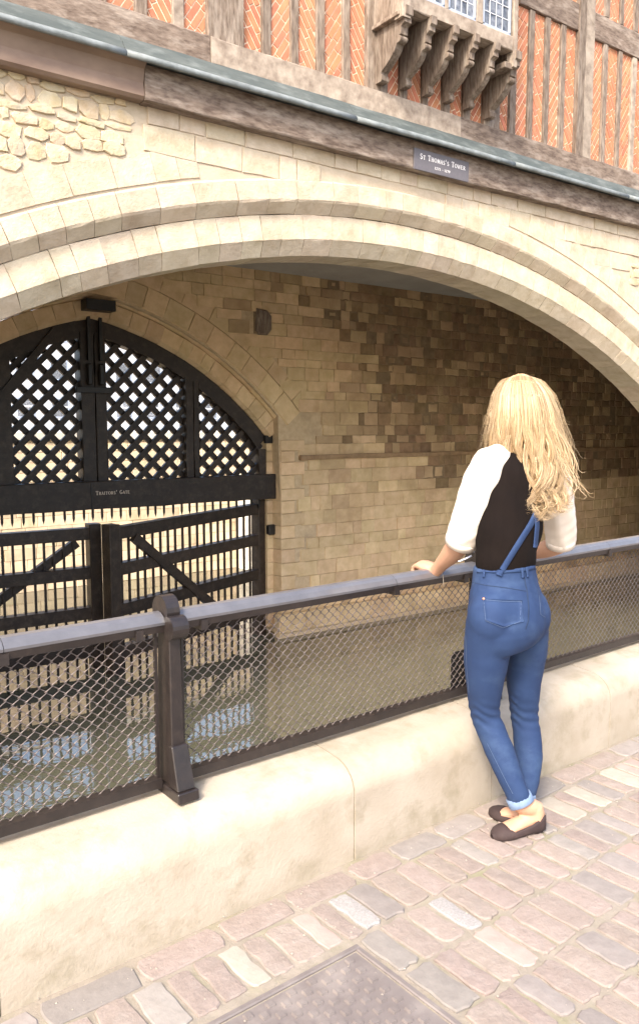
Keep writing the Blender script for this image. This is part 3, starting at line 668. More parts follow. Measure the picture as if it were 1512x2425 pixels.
# ================================================================ gate leaves
def leaf(hx, hy, ex, ey, label, rails, n_slats, right):
    """leaf from hinge (hx,hy) to meeting edge (ex,ey); local x runs hinge -> edge"""
    L = math.hypot(ex - hx, ey - hy); a = math.atan2(ey - hy, ex - hx)
    t = empty('gate_leaf', (hx, hy, WZ), label, 'gate', 'leaves of the water gate'); t.rotation_euler = (0, 0, a)
    def part(name, mt, x0, x1, y0, y1, z0, z1, x2=None, dz=0.):
        mb = MB().box(x0, x1, y0, y1, z0 - WZ, z1 - WZ); v = [(p[0], p[1], p[2] + dz * p[0] / L) for p in mb.v]
        bm = bmesh.new(); d0 = bpy.data.meshes.new(name); d0.from_pydata(v, [], mb.f); bm.from_mesh(d0); bmesh.ops.bevel(bm, geom=bm.edges[:], offset=.008, segments=1, affect='EDGES'); bm.to_mesh(d0); bm.free()
        d0.materials.append(M[mt]); o = bpy.data.objects.new(name, d0); COL.objects.link(o); o.parent = t; return o
    dz = rails['dz']
    part('hinge_post', 'gate', -.02, .17, -.11, .11, WZ - .2, rails['top'] + .07)
    part('meeting_post', 'gate', L - .2, L, -.12, .12, WZ - .2, rails['top'] + dz + .06)
    for (z0, z1) in rails['r']: part('rail', 'gate', .16, L - .19, -.10, .10, z0, z1, dz=dz)
    sl = None
    for k in range(n_slats):
        x = .2 + (L - .43) * (k + .7) / n_slats
        mb = MB().box(-.019, .019, -.015, .015, 0, rails['top'] + dz * x / L - WZ)
        o = bpy.data.objects.new('slat', me('slat', mb.v, mb.f, 'gate')); COL.objects.link(o); o.parent = t; o.location = (x + U(-.006, .006), U(-.01, .01), 0)
    (xa, za), (xb, zb) = rails['brace']; dd = np.array([xb - xa, zb - za]); dd /= np.linalg.norm(dd); nn = np.array([-dd[1], dd[0]]) * .075
    V = [(xa + nn[0], .02, za + nn[1] - WZ), (xa - nn[0], .02, za - nn[1] - WZ), (xb - nn[0], .02, zb - nn[1] - WZ), (xb + nn[0], .02, zb + nn[1] - WZ)]; V += [(p[0], .13, p[2]) for p in V]
    o = bpy.data.objects.new('brace', me('brace', V, [[0, 1, 2, 3], [7, 6, 5, 4], [0, 4, 5, 1], [1, 5, 6, 2], [2, 6, 7, 3], [3, 7, 4, 0]], 'gate')); COL.objects.link(o); o.parent = t
    return t
EXR, EYR = 4.80, 12.45
leaf(XJ - .04, 13.24, EXR, EYR, 'right leaf of the slatted timber water gate, slightly ajar, hung on the tan wall', dict(top=.0, dz=-.17, r=[(-.20, .0), (-.80, -.60), (-1.48, -1.28), (-2.2, -2.0)], brace=((3.05, -.35), (.75, -2.3))), 19, True)
leaf(2 * 4.92 - XJ + .04, 13.12, 4.90, 13.0, 'left leaf of the slatted timber water gate, running out of the picture at the left', dict(top=-.20, dz=.0, r=[(-.40, -.20), (-1.06, -.86), (-1.74, -1.54), (-2.4, -2.2)], brace=((2.95, -.45), (.6, -2.0))), 18, False)
box('wall_hinge', 'iron', lat, XJ - .02, XJ + .16, 12.98, 13.12, -.62, -.42, .02)

# ================================================================ beyond the gate
qy = 20.0
qw = empty('quay_wall', (8, qy, WZ), 'sunlit tan stone quay wall across the water beyond the gate', 'wall')
MB().box(-30, 40, qy + .03, qy + .6, WZ - .3, 1.28).obj('mortar', 'mortar', qw)
L_ = []; z = WZ
while z < 1.1:
    h = U(.22, .3); ze = min(z + h, 1.12); x = 2.0 + U(0, .4)
    while x < 17:
        wd = U(.4, .8); V, F = slab(jit_rect(x + .006, x + wd - .006, z + .006, ze - .006, .004, 0), qy + U(0, .012), .06, .01)
        L_.append((V, F, 'quay', (x + wd / 2, qy, (z + ze) / 2), wd)); x += wd
    z = ze
pieces(L_, 'stone', qw, 300)
x = 0
while x < 20: box('coping_stone', 'quay_pale', qw, x, x + 1.18, qy - .06, qy + .7, 1.14, 1.33, .01); x += 1.19
# wing wall to the right
ww = empty('wing_wall', (12.2, 16.5, WZ), 'bright pale stone wing wall with a brown timber fender right of the water gate', 'wall')
L_ = []; z = WZ
MB().box(11.63, 13.2, 13.95, 19.97, WZ - .3, .2).obj('mortar', 'quay_pale', ww)
while z < .15:
    h = U(.25, .32); ze = min(z + h, .2); y = 14.0
    while y < 19.9:
        wd = min(U(.5, .9), 19.95 - y); mb = MB().box(11.6, 11.7, y + .005, y + wd - .005, z + .005, ze - .005); L_.append((mb.v, mb.f, 'quay_pale', (11.6, y + wd / 2, (z + ze) / 2), wd)); y += wd
    z = ze
pieces(L_, 'stone', ww, 300)
box('fender', 'wood', ww, 11.5, 11.6, 16.2, 16.42, WZ, .3)
# buildings across the far wharf
def far_building(name, x0, x1, y0, y1, h, label, mt='pale_wall', nw=7, nf=3):
    t = empty(name, ((x0 + x1) / 2, y0, 1.28), label, 'building')
    box('wall', mt, t, x0, x1, y0, y1, 1.28, 1.28 + h)
    mb = MB(); xm = (y0 + y1) / 2
    mb.add([(x0 - .3, y0 - .3, 1.28 + h), (x1 + .3, y0 - .3, 1.28 + h), (x1 + .3, y1 + .3, 1.28 + h), (x0 - .3, y1 + .3, 1.28 + h), (x0, xm, 1.28 + h + 1.6), (x1, xm, 1.28 + h + 1.6)], [[0, 1, 5, 4], [1, 2, 5], [2, 3, 4, 5], [3, 0, 4]])
    mb.obj('roof', 'slate', t)
    for f in range(nf):
        for k in range(nw):
            x = x0 + (x1 - x0) * (k + .5) / nw; z = 1.28 + h * (f + .35) / nf
            wn = box('window', 'frame_blue', t, x - .6, x + .6, y0 - .04, y0 + .05, z - .1, z + h / nf * .5); box('pane', 'glass', wn, x - .5, x + .5, y0 - .06, y0 - .04, z, z + h / nf * .5 - .1)
far_building('warehouse', 14, 40, 52, 62, 7.2, 'long pale riverside building seen through the lattice top left', nw=12)
far_building('terrace_house', 40.5, 56, 55, 65, 5.6, 'lower pale house right of the long riverside building', 'quay_pale', 6, 2)
far_building('town_house', 8, 13.5, 58, 66, 4.2, 'small brownish house left of the long riverside building', 'quay', 3, 2)
# wharf railing and strollers
wr = empty('wharf_railing', (10, 20.9, 1.3), 'pale metal railing along the top of the far quay wall', 'railing')
for k in range(16): box('post', 'leadline', wr, 2 + k * 1.1, 2.05 + k * 1.1, 20.88, 20.93, 1.3, 2.3, .01)
for z in (1.6, 1.95, 2.3): box('rail', 'leadline', wr, 2, 18.5, 20.885, 20.925, z, z + .045, .01)

# ================================================================ KERB, SETTS, COVER
kb = empty('stone_kerb', tuple(K(1, 0, 0)), 'rounded cream stone kerb wall along the lane, carrying the black railing', 'kerb')
def kprof():
    P = [(0.0, -.05), (0.0, .12), (.002, .215)]
    for k in range(8):
        a = math.radians(180 - k * 90 / 7); P.append((.115 + .113 * math.cos(a), .225 + .105 * math.sin(a)))
    P += [(.17, .336), (.22, .340), (.25, .338), (.262, .325), (.262, -.4), (.05, -.4)]
    return P
KP = kprof(); joints = [-9.0, -5.4, -3.6, -2.0, -.926, .2526, .969, 1.808, 2.7, 3.7, 4.8, 6.0, 9, 14, 22]
for a, b in zip(joints[:-1], joints[1:]):
    n = max(3, int((b - a) / .12)); V = []; F = []; m_ = len(KP); dj = U(-.0015, .0015)
    for i in range(n + 1):
        u = a + .0022 + (b - a - .0044) * i / n; e = .0008 if i in (0, n) else 0
        for q, (yy, zz) in enumerate(KP):
            wv = .003 * math.sin(u * 5 + zz * 9) + U(-.0012, .0012)
            cy, cz = .2, .1; V.append(K(u, yy + (cy - yy) * e * 2 + (wv if q < 11 else 0) + dj, zz + (cz - zz) * e * 2 + (wv * .6 if q > 2 else 0)))
    for i in range(n):
        for q in range(m_): F.append([i * m_ + q, (i + 1) * m_ + q, (i + 1) * m_ + (q + 1) % m_, i * m_ + (q + 1) % m_])
    nb_ = len(V); V += V[:m_] + V[n * m_:n * m_ + m_]; F += [list(range(nb_, nb_ + m_)), list(range(nb_ + 2 * m_ - 1, nb_ + m_ - 1, -1))]
    d = me('kerb_stone', V, F, 'kerb', True); d.polygons[len(F) - 1].use_smooth = False; d.polygons[len(F) - 2].use_smooth = False; ob('kerb_stone', d, kb)
bw = MB().add([K(-20, .258, WZ - .3), K(26, .258, WZ - .3), K(26, .258, -.1), K(-20, .258, -.1), K(-20, .05, WZ - .3), K(26, .05, WZ - .3), K(26, .05, -.1), K(-20, .05, -.1)], [[0, 3, 2, 1], [4, 5, 6, 7], [0, 1, 5, 4], [3, 7, 6, 2]]).obj('basin_wall', 'mortar')
tag(bw, 'stone basin wall dropping from the kerb to the water', 'wall')
# iron cover in the ground
u0, u1, n0, n1 = -.66, -.043, -.98, -.345
cv = empty('inspection_cover', tuple(K(-.35, -.66, 0)), 'square worn iron inspection cover with raised studs set among the setts', 'cover')
def kbox(name, mt, parent, a, b, c, d, z0, z1, bev=.003):
    V = [K(x, y, z) for z in (z0, z1) for (x, y) in ((a, c), (b, c), (b, d), (a, d))]
    bm = bmesh.new(); vs = [bm.verts.new(v) for v in V]
    for f in ([3, 2, 1, 0], [4, 5, 6, 7], [0, 1, 5, 4], [1, 2, 6, 5], [2, 3, 7, 6], [3, 0, 4, 7]): bm.faces.new([vs[i] for i in f])
    if bev: bmesh.ops.bevel(bm, geom=bm.edges[:], offset=bev, segments=1, affect='EDGES')
    dm = bpy.data.meshes.new(name); bm.to_mesh(dm); bm.free(); dm.materials.append(M[mt]); return ob(name, dm, parent)
kbox('plate', 'cover', cv, u0 + .022, u1 - .022, n0 + .022, n1 - .022, -.03, -.0035)
for (a, b, c, d) in ((u0, u1, n1 - .018, n1), (u0, u1, n0, n0 + .018), (u0, u0 + .018, n0 + .018, n1 - .018), (u1 - .018, u1, n0 + .018, n1 - .018)): kbox('frame', 'cover', cv, a, b, c, d, -.03, .001)
P2 = .047; L_ = []
uc, nc = (u0 + u1) / 2, (n0 + n1) / 2
i = 0
uu = u0 + .05
while uu < u1 - .04:
    vv = n0 + .05 + (P2 / 2 if i % 2 else 0)
    while vv < n1 - .04:
        d = math.hypot(uu - uc, vv - nc); rot = .78 if d > .1 and d < .2 else 0.
        rot = 0; s = .0098; c_, s_ = math.cos(rot), math.sin(rot); pts = []
        V = []
        for (zz, q) in ((-.005, 1.15), (.003, .92)):
            for (a, b) in ((-1, -1), (1, -1), (1, 1), (-1, 1)): V.append(K(uu + (a * c_ - b * s_) * s * q, vv + (a * s_ + b * c_) * s * q, zz))
        L_.append((V, [[4, 5, 6, 7], [0, 1, 5, 4], [1, 2, 6, 5], [2, 3, 7, 6], [3, 0, 4, 7]], 'cover', tuple(K(uu, vv, 0)), .02)); vv += P2
    uu += .0335; i += 1
pieces(L_, 'raised_stud', cv, 290)
# setts
st = empty('sett_paving', tuple(K(1, -1, -.02)), None); tag(st, None, None, None, 'structure')
L_ = []
def sett(ua, ub, na, nb, mt):
    if ua < u1 + .012 and ub > u0 - .012 and nb > n0 - .012 and na < n1 + .012:
        if ub > u1 + .045: ua = u1 + .014
        elif ua < u0 - .045: ub = u0 - .014
        else: return
    j = .0045; P = jit_rect(ua, ub, na, nb, j, 3); dz = U(-.003, .003); cu, cn = (ua + ub) / 2, (na + nb) / 2
    # round the corners
    P = [(cu + (p[0] - cu) * (.91 if k % 4 == 0 else 1), cn + (p[1] - cn) * (.95 if k % 4 == 0 else 1)) for k, p in enumerate(P)]
    V, F = slab(P, 0, .05, .0045, .002); V = [K(v[0], v[2], -v[1] + .0 + dz) for v in V]; F = [f[::-1] for f in F]
    L_.append((V, F, mt, tuple(K(cu, cn, dz)), abs(ub - ua)))
def sm(): return random.choices(['cobble', 'cobble_grey', 'cobble_white', 'cobble_red', 'cobble_cream'], [66, 16, 6, 8, 4])[0]
u = -3
while u < 9:                                              # row laid lengthwise along the kerb
    wd = U(.19, .27); sett(u, u + wd - .014, -.118, -.018, sm() if R() < .5 else 'cobble_grey'); u += wd
nn_ = -.132; row = 0
while nn_ > -3.3:
    ln = U(.175, .215); u = -3 + U(0, .1)
    if row == 0: ln = .198
    while u < 9:
        wd = U(.070, .112); sett(u, u + wd - .011, nn_ - ln + .016 + U(-.005, .005), nn_ + U(-.005, .005), sm()); u += wd
    nn_ -= ln; row += 1
pieces(L_, 'sett', st, 300)
mb = MB()
for i in range(420):
    u = U(-1.2, 4.5); n = -.0 - U(0, 1) ** 1.6 * 1.3; q = U(.0012, .0035); c = K(u, n, .001); V = [c + np.array([U(.6, 1) * q * a, U(.6, 1) * q * b, 0]) for a, b in ((-1, -1), (1, -1), (1, 1), (-1, 1))] + [c + np.array([0, 0, q * 1.2])]
    mb.add(V, [[0, 1, 4], [1, 2, 4], [2, 3, 4], [3, 0, 4]], R())
tag(mb.obj('grit', 'cobble_cream'), 'loose pale grit scattered between the setts', 'grit', None, 'stuff')

# ================================================================ RAILING
rl = empty('mesh_railing', tuple(K(1, .2, .34)), 'black painted iron railing with diamond wire mesh standing on the kerb', 'railing')
def kext(name, mt, parent, prof, a, b, smooth=False):
    n = len(prof); V = [K(a, y, z) for y, z in prof] + [K(b, y, z) for y, z in prof]
    F = [[i, n + i, n + (i + 1) % n, (i + 1) % n] for i in range(n)] + [list(range(n)), list(range(2 * n - 1, n - 1, -1))]
    bm = bmesh.new(); d = bpy.data.meshes.new(name); d.from_pydata([tuple(v) for v in V], [], F); bm.from_mesh(d)
    bmesh.ops.recalc_face_normals(bm, faces=bm.faces[:]); bm.to_mesh(d); bm.free(); d.materials.append(M[mt]); return ob(name, d, parent)
RN = .215
posts = [-3.22, -1.77, -.325, 1.12, 2.565, 4.01, 5.46]
def rprof(n0_, z0): return [(n0_ - .026, z0), (n0_ + .026, z0), (n0_ + .03, z0 + .03), (n0_ - .03, z0 + .022)]
def rcap(n0_, z0): return [(n0_ - .031, z0 + .0225), (n0_ + .031, z0 + .0305), (n0_ + .028, z0 + .052), (n0_ + .014, z0 + .058), (n0_ - .004, z0 + .0555), (n0_ - .02, z0 + .046), (n0_ - .032, z0 + .031)]
for a, b in zip(posts[:-1], posts[1:]):
    mid = b - .5
    kext('handrail', 'paint', rl, rprof(RN, .852), a + .025, mid - .001); kext('handrail', 'paint', rl, rprof(RN, .852), mid + .001, b - .025)
    for q0, q1 in ((a + .025, mid - .001), (mid + .001, b - .025)): kext('handrail_sheen_top', 'sheen_paint', rl, rcap(RN, .852), q0, q1)  # upper part of the same black rail, coloured lighter as painted sheen
    for q in (a + .11, mid, b - .11): kext('rail_clip', 'paint', rl, [(RN - .034, .838), (RN + .034, .838), (RN + .034, .87), (RN - .034, .87)], q - .012, q + .012)
    kext('bottom_rail', 'paint', rl, [(RN - .02, .362), (RN + .02, .362), (RN + .02, .39), (RN - .02, .392)], a + .04, b - .04)
    for q in (a + .045, b - .045): kext('edge_bar', 'paint', rl, [(RN - .006, .385), (RN + .006, .385), (RN + .006, .856), (RN - .006, .856)], q - .004, q + .004)
for p in posts:
    # shaft: tapering towards the top
    def frus(name, a0, a1, b0, b1, z0, z1, c0, c1, d0, d1):
        V = [K(p + x, RN + y, z) for (x, y, z) in ((a0, b0, z0), (a1, b0, z0), (a1, b1, z0), (a0, b1, z0), (c0, d0, z1), (c1, d0, z1), (c1, d1, z1), (c0, d1, z1))]
        bm = bmesh.new(); vs = [bm.verts.new(v) for v in V]
        for f in ([3, 2, 1, 0], [4, 5, 6, 7], [0, 1, 5, 4], [1, 2, 6, 5], [2, 3, 7, 6], [3, 0, 4, 7]): bm.faces.new([vs[i] for i in f])
        bmesh.ops.bevel(bm, geom=bm.edges[:], offset=.003, segments=1, affect='EDGES'); d = bpy.data.meshes.new(name); bm.to_mesh(d); bm.free(); d.materials.append(M['paint']); return d
    po = ob('post', frus('post', -.023, .023, -.055, .045, .37, .86, -.019, .019, -.042, .032), rl)
    ob('foot', frus('foot', -.03, .03, -.10, -.045, .37, .50, -.028, .028, -.062, -.04), po)
    ob('base_plate', frus('base_plate', -.036, .036, -.115, .07, .338, .37, -.036, .036, -.112, .067), po)
    for (yy, zz, rr, w0, nm) in ((.010, .910, .048, .022, 'scroll'), (-.048, .866, .036, .027, 'scroll')):
        n = 20; prof = [(RN + yy + rr * math.cos(2 * math.pi * k / n), zz + rr * math.sin(2 * math.pi * k / n)) for k in range(n)]
        o = kext(nm, 'paint', rl, prof, p - w0, p + w0); o.parent = po; o.location = Vector((0, 0, 0)) - WP[po.name] + WP[o.name]
# chain-link: one zigzag wire mesh per column
PW = .0185; DZ = .0170; HT = .462; nz = int(HT / DZ); Vw = []; Fw = []
pts = []
for k in range(nz + 1):
    sgn = 1 if k % 2 else -1; z = .392 + k * DZ
    pts += [(sgn * (PW * .5 + .0015) * .93, -.0026 if True else 0, z - .001), (sgn * (PW * .5 + .003), 0, z), (sgn * (PW * .5 + .0015) * .93, .0026, z + .001)]
def tube(path, rad, n=5, caps=True, ref=None):
    V = []; F = []; path = [np.array(p, float) for p in path]; m_ = len(path)
    rads = rad if hasattr(rad, '__len__') else [rad] * m_; prevn = None
    for i, p in enumerate(path):
        t_ = path[min(i + 1, m_ - 1)] - path[max(i - 1, 0)]; ln = np.linalg.norm(t_); t_ = t_ / ln if ln > 1e-9 else np.array([0, 0, 1.])
        if prevn is None:
            a = np.array(ref if ref is not None else ((0, 1., 0) if abs(t_[1]) < .9 else (1., 0, 0)), float)
        else: a = prevn
        nrm = a - t_ * (a @ t_); nrm /= max(np.linalg.norm(nrm), 1e-9); prevn = nrm; bi = np.cross(t_, nrm)
        for k in range(n):
            c, s = math.cos(2 * math.pi * k / n), math.sin(2 * math.pi * k / n); V.append(p + (nrm * c + bi * s) * rads[i])
    for i in range(m_ - 1):
        for k in range(n): F.append([i * n + k, i * n + (k + 1) % n, (i + 1) * n + (k + 1) % n, (i + 1) * n + k])
    if caps: F += [list(range(n - 1, -1, -1)), list(range((m_ - 1) * n, m_ * n))]
    return V, F
zz_ = [pts[i] for i in range(1, len(pts), 3)]
path = []
for i in range(len(zz_)):
    x, y, z = zz_[i]; path += [(x * .8, -.0022 if i % 2 else .0022, z - .002), (x * 1.04, .0, z), (x * .8, .0022 if i % 2 else -.0022, z + .002)]
Vw, Fw = tube(path, .0016, 3, False)
Vw = [KU * v[0] + KN * v[1] + np.array([0, 0, v[2]]) for v in Vw]
wmesh = me('wire', Vw, Fw, 'wire', True)
for a, b in zip(posts[:-1], posts[1:]):
    u = a + .055
    while u < b - .05:
        kk = int(round((u - a) / PW)) % 2
        if -1.25 < u < 4.2: ob('wire', wmesh, rl, tuple(K(u, RN, -DZ * kk)))
        u += PW
mbw = MB()
for a, b in zip(posts[:-1], posts[1:]):
    u = a + .055
    while u < b - .05:
        if not -1.25 < u < 4.2: mbw.add([K(u, RN, 0) + np.array(v) for v in Vw], Fw)
        u += PW
tag(mbw.obj('wire_mass', 'wire', rl), kind='stuff')
# perforated plate at the foot of the post behind the woman
pp = MB(); pa, pb, zc0, zc1 = .985, 1.33, .362, .53
nx_, nz_ = 11, 5; du, dz_ = (pb - pa) / nx_, (zc1 - zc0) / nz_
for i in range(nx_ + 1):
    x = pa + i * du; pp.add([K(x - .0105, RN + .008, zc0), K(x + .0105, RN + .008, zc0), K(x + .0105, RN + .008, zc1), K(x - .0105, RN + .008, zc1), K(x - .0105, RN + .012, zc0), K(x + .0105, RN + .012, zc0), K(x + .0105, RN + .012, zc1), K(x - .0105, RN + .012, zc1)], [[0, 1, 2, 3], [7, 6, 5, 4], [0, 3, 7, 4], [1, 5, 6, 2]])
for k in range(nz_ + 1):
    z = zc0 + k * dz_; h = .0115; pp.add([K(pa, RN + .0075, z - h), K(pb, RN + .0075, z - h), K(pb, RN + .0075, z + h), K(pa, RN + .0075, z + h), K(pa, RN + .0125, z - h), K(pb, RN + .0125, z - h), K(pb, RN + .0125, z + h), K(pa, RN + .0125, z + h)], [[0, 1, 2, 3], [7, 6, 5, 4], [4, 5, 1, 0], [3, 2, 6, 7]])
pp.obj('perforated_plate', 'iron', rl)
# ================================================================ PERSON
YH = np.array([math.cos(YAW), math.sin(YAW), 0])
def W(px, py, h):
    r = FW + RT * (px - CXP) / FPX - UPV * (py - CYP) / FPX; return CAM + r * (h / (r @ YH))
per = empty('person', (2.24, 1.86, 0.0), 'woman with long wavy blonde hair in blue dungarees leaning on the railing, seen from behind', 'person')
LAT = np.array([1, .05, 0.]); LAT /= np.linalg.norm(LAT); FWD = np.array([-.05, 1, 0.]); UP3 = np.array([0, 0, 1.])
def loft(secs, n=20, lat=None, sub=3):
    """secs: (centre, a, b) ellipse half axes: a along lat, b across; smooth interpolation (Catmull-Rom)"""
    lat = LAT if lat is None else np.array(lat, float)
    C = np.array([np.concatenate([s[0], [s[1], s[2]]]) for s in secs]); out = []
    m_ = len(C)
    for i in range(m_ - 1):
        p0, p1, p2, p3 = C[max(i - 1, 0)], C[i], C[i + 1], C[min(i + 2, m_ - 1)]
        for k in range(sub):
            t_ = k / sub; out.append(.5 * ((2 * p1) + (-p0 + p2) * t_ + (2 * p0 - 5 * p1 + 4 * p2 - p3) * t_**2 + (-p0 + 3 * p1 - 3 * p2 + p3) * t_**3))
    out.append(C[-1]); V = []; F = []; m_ = len(out)
    for i, q in enumerate(out):
        t_ = out[min(i + 1, m_ - 1)][:3] - out[max(i - 1, 0)][:3]; t_ = t_ / np.linalg.norm(t_)
        a = lat - t_ * (lat @ t_); a /= np.linalg.norm(a); b = np.cross(t_, a)
        for k in range(n):
            c, s = math.cos(2 * math.pi * k / n), math.sin(2 * math.pi * k / n); V.append(q[:3] + a * c * q[3] + b * s * q[4])
    for i in range(m_ - 1):
        for k in range(n): F.append([i * n + k, i * n + (k + 1) % n, (i + 1) * n + (k + 1) % n, (i + 1) * n + k])
    F += [list(range(n - 1, -1, -1)), list(range((m_ - 1) * n, m_ * n))]
    return V, F
def ball(c, rx, ry, rz, rot=None, n=16):
    V = []; F = []; c = np.array(c); Rm = np.eye(3) if rot is None else np.array(rot)
    for i in range(1, n):
        th = math.pi * i / n
        for k in range(n * 2):
            ph = math.pi * k / n; V.append(c + Rm @ np.array([rx * math.sin(th) * math.cos(ph), ry * math.sin(th) * math.sin(ph), rz * math.cos(th)]))
    t_, b_ = len(V), len(V) + 1; V += [c + Rm @ np.array([0, 0, rz]), c - Rm @ np.array([0, 0, rz])]; w_ = n * 2
    for i in range(n - 2):
        for k in range(w_): F.append([i * w_ + k, (i + 1) * w_ + k, (i + 1) * w_ + (k + 1) % w_, i * w_ + (k + 1) % w_])
    for k in range(w_): F += [[t_, k, (k + 1) % w_], [b_, (n - 2) * w_ + (k + 1) % w_, (n - 2) * w_ + k]]
    return V, F
def fuse(name, parts, mt, parent, voxel=.007, smooth=6, wrinkle=None, shrink=0):
    mb = MB()
    for v, f in parts: mb.add(v, f)
    d = me('tmp', mb.v, mb.f); o = bpy.data.objects.new('tmp', d); COL.objects.link(o)
    r = o.modifiers.new('r', 'REMESH'); r.mode = 'VOXEL'; r.voxel_size = voxel
    if smooth: s = o.modifiers.new('s', 'SMOOTH'); s.factor = .5; s.iterations = smooth
    dg = bpy.context.evaluated_depsgraph_get(); dg.update(); nd = bpy.data.meshes.new_from_object(o.evaluated_get(dg)); bpy.data.objects.remove(o)
    nd.name = name
    if wrinkle:
        nd.update(); nv = [v.normal.copy() for v in nd.vertices]
        for v, nn in zip(nd.vertices, nv): v.co += nn * wrinkle(v.co)
    nd.materials.clear(); nd.materials.append(M[mt]); nd.polygons.foreach_set('use_smooth', [True] * len(nd.polygons)); nd.update()
    return ob(name, nd, parent)
# ---- legs (jeans)
LL = [(1160, 1478, 2.80, .088), (1153, 1530, 2.83, .086), (1149, 1575, 2.845, .080), (1146, 1625, 2.86, .067), (1147, 1688, 2.885, .0555), (1162, 1730, 2.87, .054), (1187, 1790, 2.835, .0535), (1211, 1850, 2.80, .0455), (1230, 1893, 2.785, .0425)]
RL = [(1243, 1470, 2.90, .083), (1245, 1530, 2.93, .080), (1241, 1575, 2.95, .073), (1239, 1625, 2.965, .064), (1240, 1688, 2.985, .0535), (1246, 1735, 2.975, .0535), (1250, 1790, 2.945, .054), (1248, 1850, 2.90, .043), (1238, 1890, 2.885, .040)]
leg = lambda L, s=1., a=0: [(W(x, y, h), r * s * .965, r * s) for x, y, h, r in L[a:]]
pelvis = [(W(1193, 1335, 2.885), .130, .096), (W(1194, 1370, 2.885), .137, .102), (W(1196, 1410, 2.875), .150, .115), (W(1199, 1450, 2.865), .164, .128), (W(1201, 1485, 2.86), .167, .126), (W(1203, 1515, 2.87), .150, .10)]
def wr(co):
    # horizontal drag folds at knees and thighs
    a = 0.
    for (x, y, h, r), amp in (((1147, 1688, 2.88, 0), 1.), ((1240, 1690, 2.98, 0), 1.)):
        c = W(x, y, h); d = (co.x - c[0])**2 + (co.y - c[1])**2; dz = co.z - c[2]
        if d < .02: a += amp * .0022 * math.sin(dz * 170 + co.x * 45 + 2 * math.sin(co.y * 60)) * math.exp(-(dz / .045)**2)
    a += .0009 * math.sin(co.z * 75 + co.x * 60 + co.y * 51) * math.sin(co.z * 23 + co.x * 31)
    return a
jeans = fuse('dungarees', [loft(pelvis), loft(leg(LL)), loft(leg(RL)), ball(W(1163, 1462, 2.79), .087, .085, .105), ball(W(1247, 1458, 2.885), .083, .085, .105)], 'denim', per, .0065, 5, wr)
dg = bpy.context.evaluated_depsgraph_get()
def tree(o):
    vs = [v.co + WP[o.name] for v in o.data.vertices]; return BVHTree.FromPolygons([tuple(v) for v in vs], [tuple(p.vertices) for p in o.data.polygons])
# ---- torso (dark back panel of the top)
TS = [(W(1196, 1352, 2.885), .118, .085), (W(1196, 1330, 2.885), .128, .093), (W(1199, 1290, 2.89), .134, .096), (W(1206, 1245, 2.905), .142, .10), (W(1209, 1190, 2.93), .145, .103), (W(1217, 1140, 2.95), .152, .102), (W(1222, 1105, 2.965), .145, .088), (W(1228, 1080, 2.975), .10, .068)]
torso = fuse('top', [loft(TS)], 'black_cloth', per, .0065, 4, lambda c: .0018 * math.sin(c.z * 46 + c.x * 30) + .001 * math.sin(c.x * 90 + c.z * 20))
# ---- sleeves
LA = [(1203, 1084, 2.94, .045), (1178, 1088, 2.905, .056), (1152, 1108, 2.88, .064), (1131, 1165, 2.885, .0655), (1112, 1222, 2.90, .066), (1100, 1258, 2.92, .062), (1090, 1284, 2.945, .058)]
RA = [(1258, 1085, 3.01, .045), (1285, 1092, 3.06, .054), (1306, 1110, 3.095, .060), (1318, 1165, 3.12, .062), (1324, 1222, 3.15, .062), (1326, 1262, 3.18, .060), (1326, 1287, 3.20, .056)]
fold = lambda c: .0024 * math.sin(c.z * 38 + c.x * 70 + 1.5 * math.sin(c.y * 40)) + .0008 * math.sin(c.z * 110 - c.x * 90)
arm = lambda L, s=1.: [(W(x, y, h), r * s, r * s) for x, y, h, r in L]
slL = fuse('sleeve', [loft(arm(LA)), loft([(W(1198, 1078, 2.935), .03, .05), (W(1190, 1120, 2.91), .034, .035), (W(1172, 1180, 2.905), .03, .03), (W(1143, 1240, 2.905), .03, .03)])], 'cream_cloth', per, .0055, 4, fold)
slR = fuse('sleeve', [loft(arm(RA)), loft([(W(1262, 1085, 3.01), .03, .045), (W(1290, 1150, 3.08), .03, .03), (W(1303, 1215, 3.12), .03, .03)])], 'cream_cloth', per, .0055, 4, fold)
# ---- body
HC = W(1236, 968, 2.985); hf = np.array([-.62, .78, 0.]); hf /= np.linalg.norm(hf); hl = np.array([hf[1], -hf[0], 0.])
Rh = np.stack([hl, hf, UP3], axis=1)
def H3(x, y, z): return HC + hl * x + hf * y + UP3 * z
neck = [(W(1224, 1095, 2.965), .07, .06), (W(1231, 1062, 2.975), .05, .052), (W(1236, 1020, 2.98), .047, .05)]
EL = W(1089, 1282, 2.955); WRL = W(1030, 1354, 3.135)
fore = [(W(1100, 1250, 2.925), .045, .045), (EL, .044, .044), (W(1068, 1311, 3.02), .040, .038), (W(1045, 1336, 3.09), .030, .027), (WRL, .026, .024)]
HK = W(998, 1337, 3.20)     # knuckles of the hand on the rail
palm = [(WRL, .027, .024), (W(1014, 1344, 3.165), .036, .025), (HK, .040, .020)]
ERv = W(1327, 1283, 3.20); WRR = W(1225, 1313, 3.40)
foreR = [(W(1326, 1250, 3.17), .044, .044), (ERv, .042, .042), (W(1290, 1301, 3.27), .037, .036), (W(1250, 1310, 3.36), .029, .027), (WRR, .025, .022)]
palmR = [(WRR, .025, .02), (W(1205, 1318, 3.43), .033, .018), (W(1188, 1322, 3.47), .037, .016)]
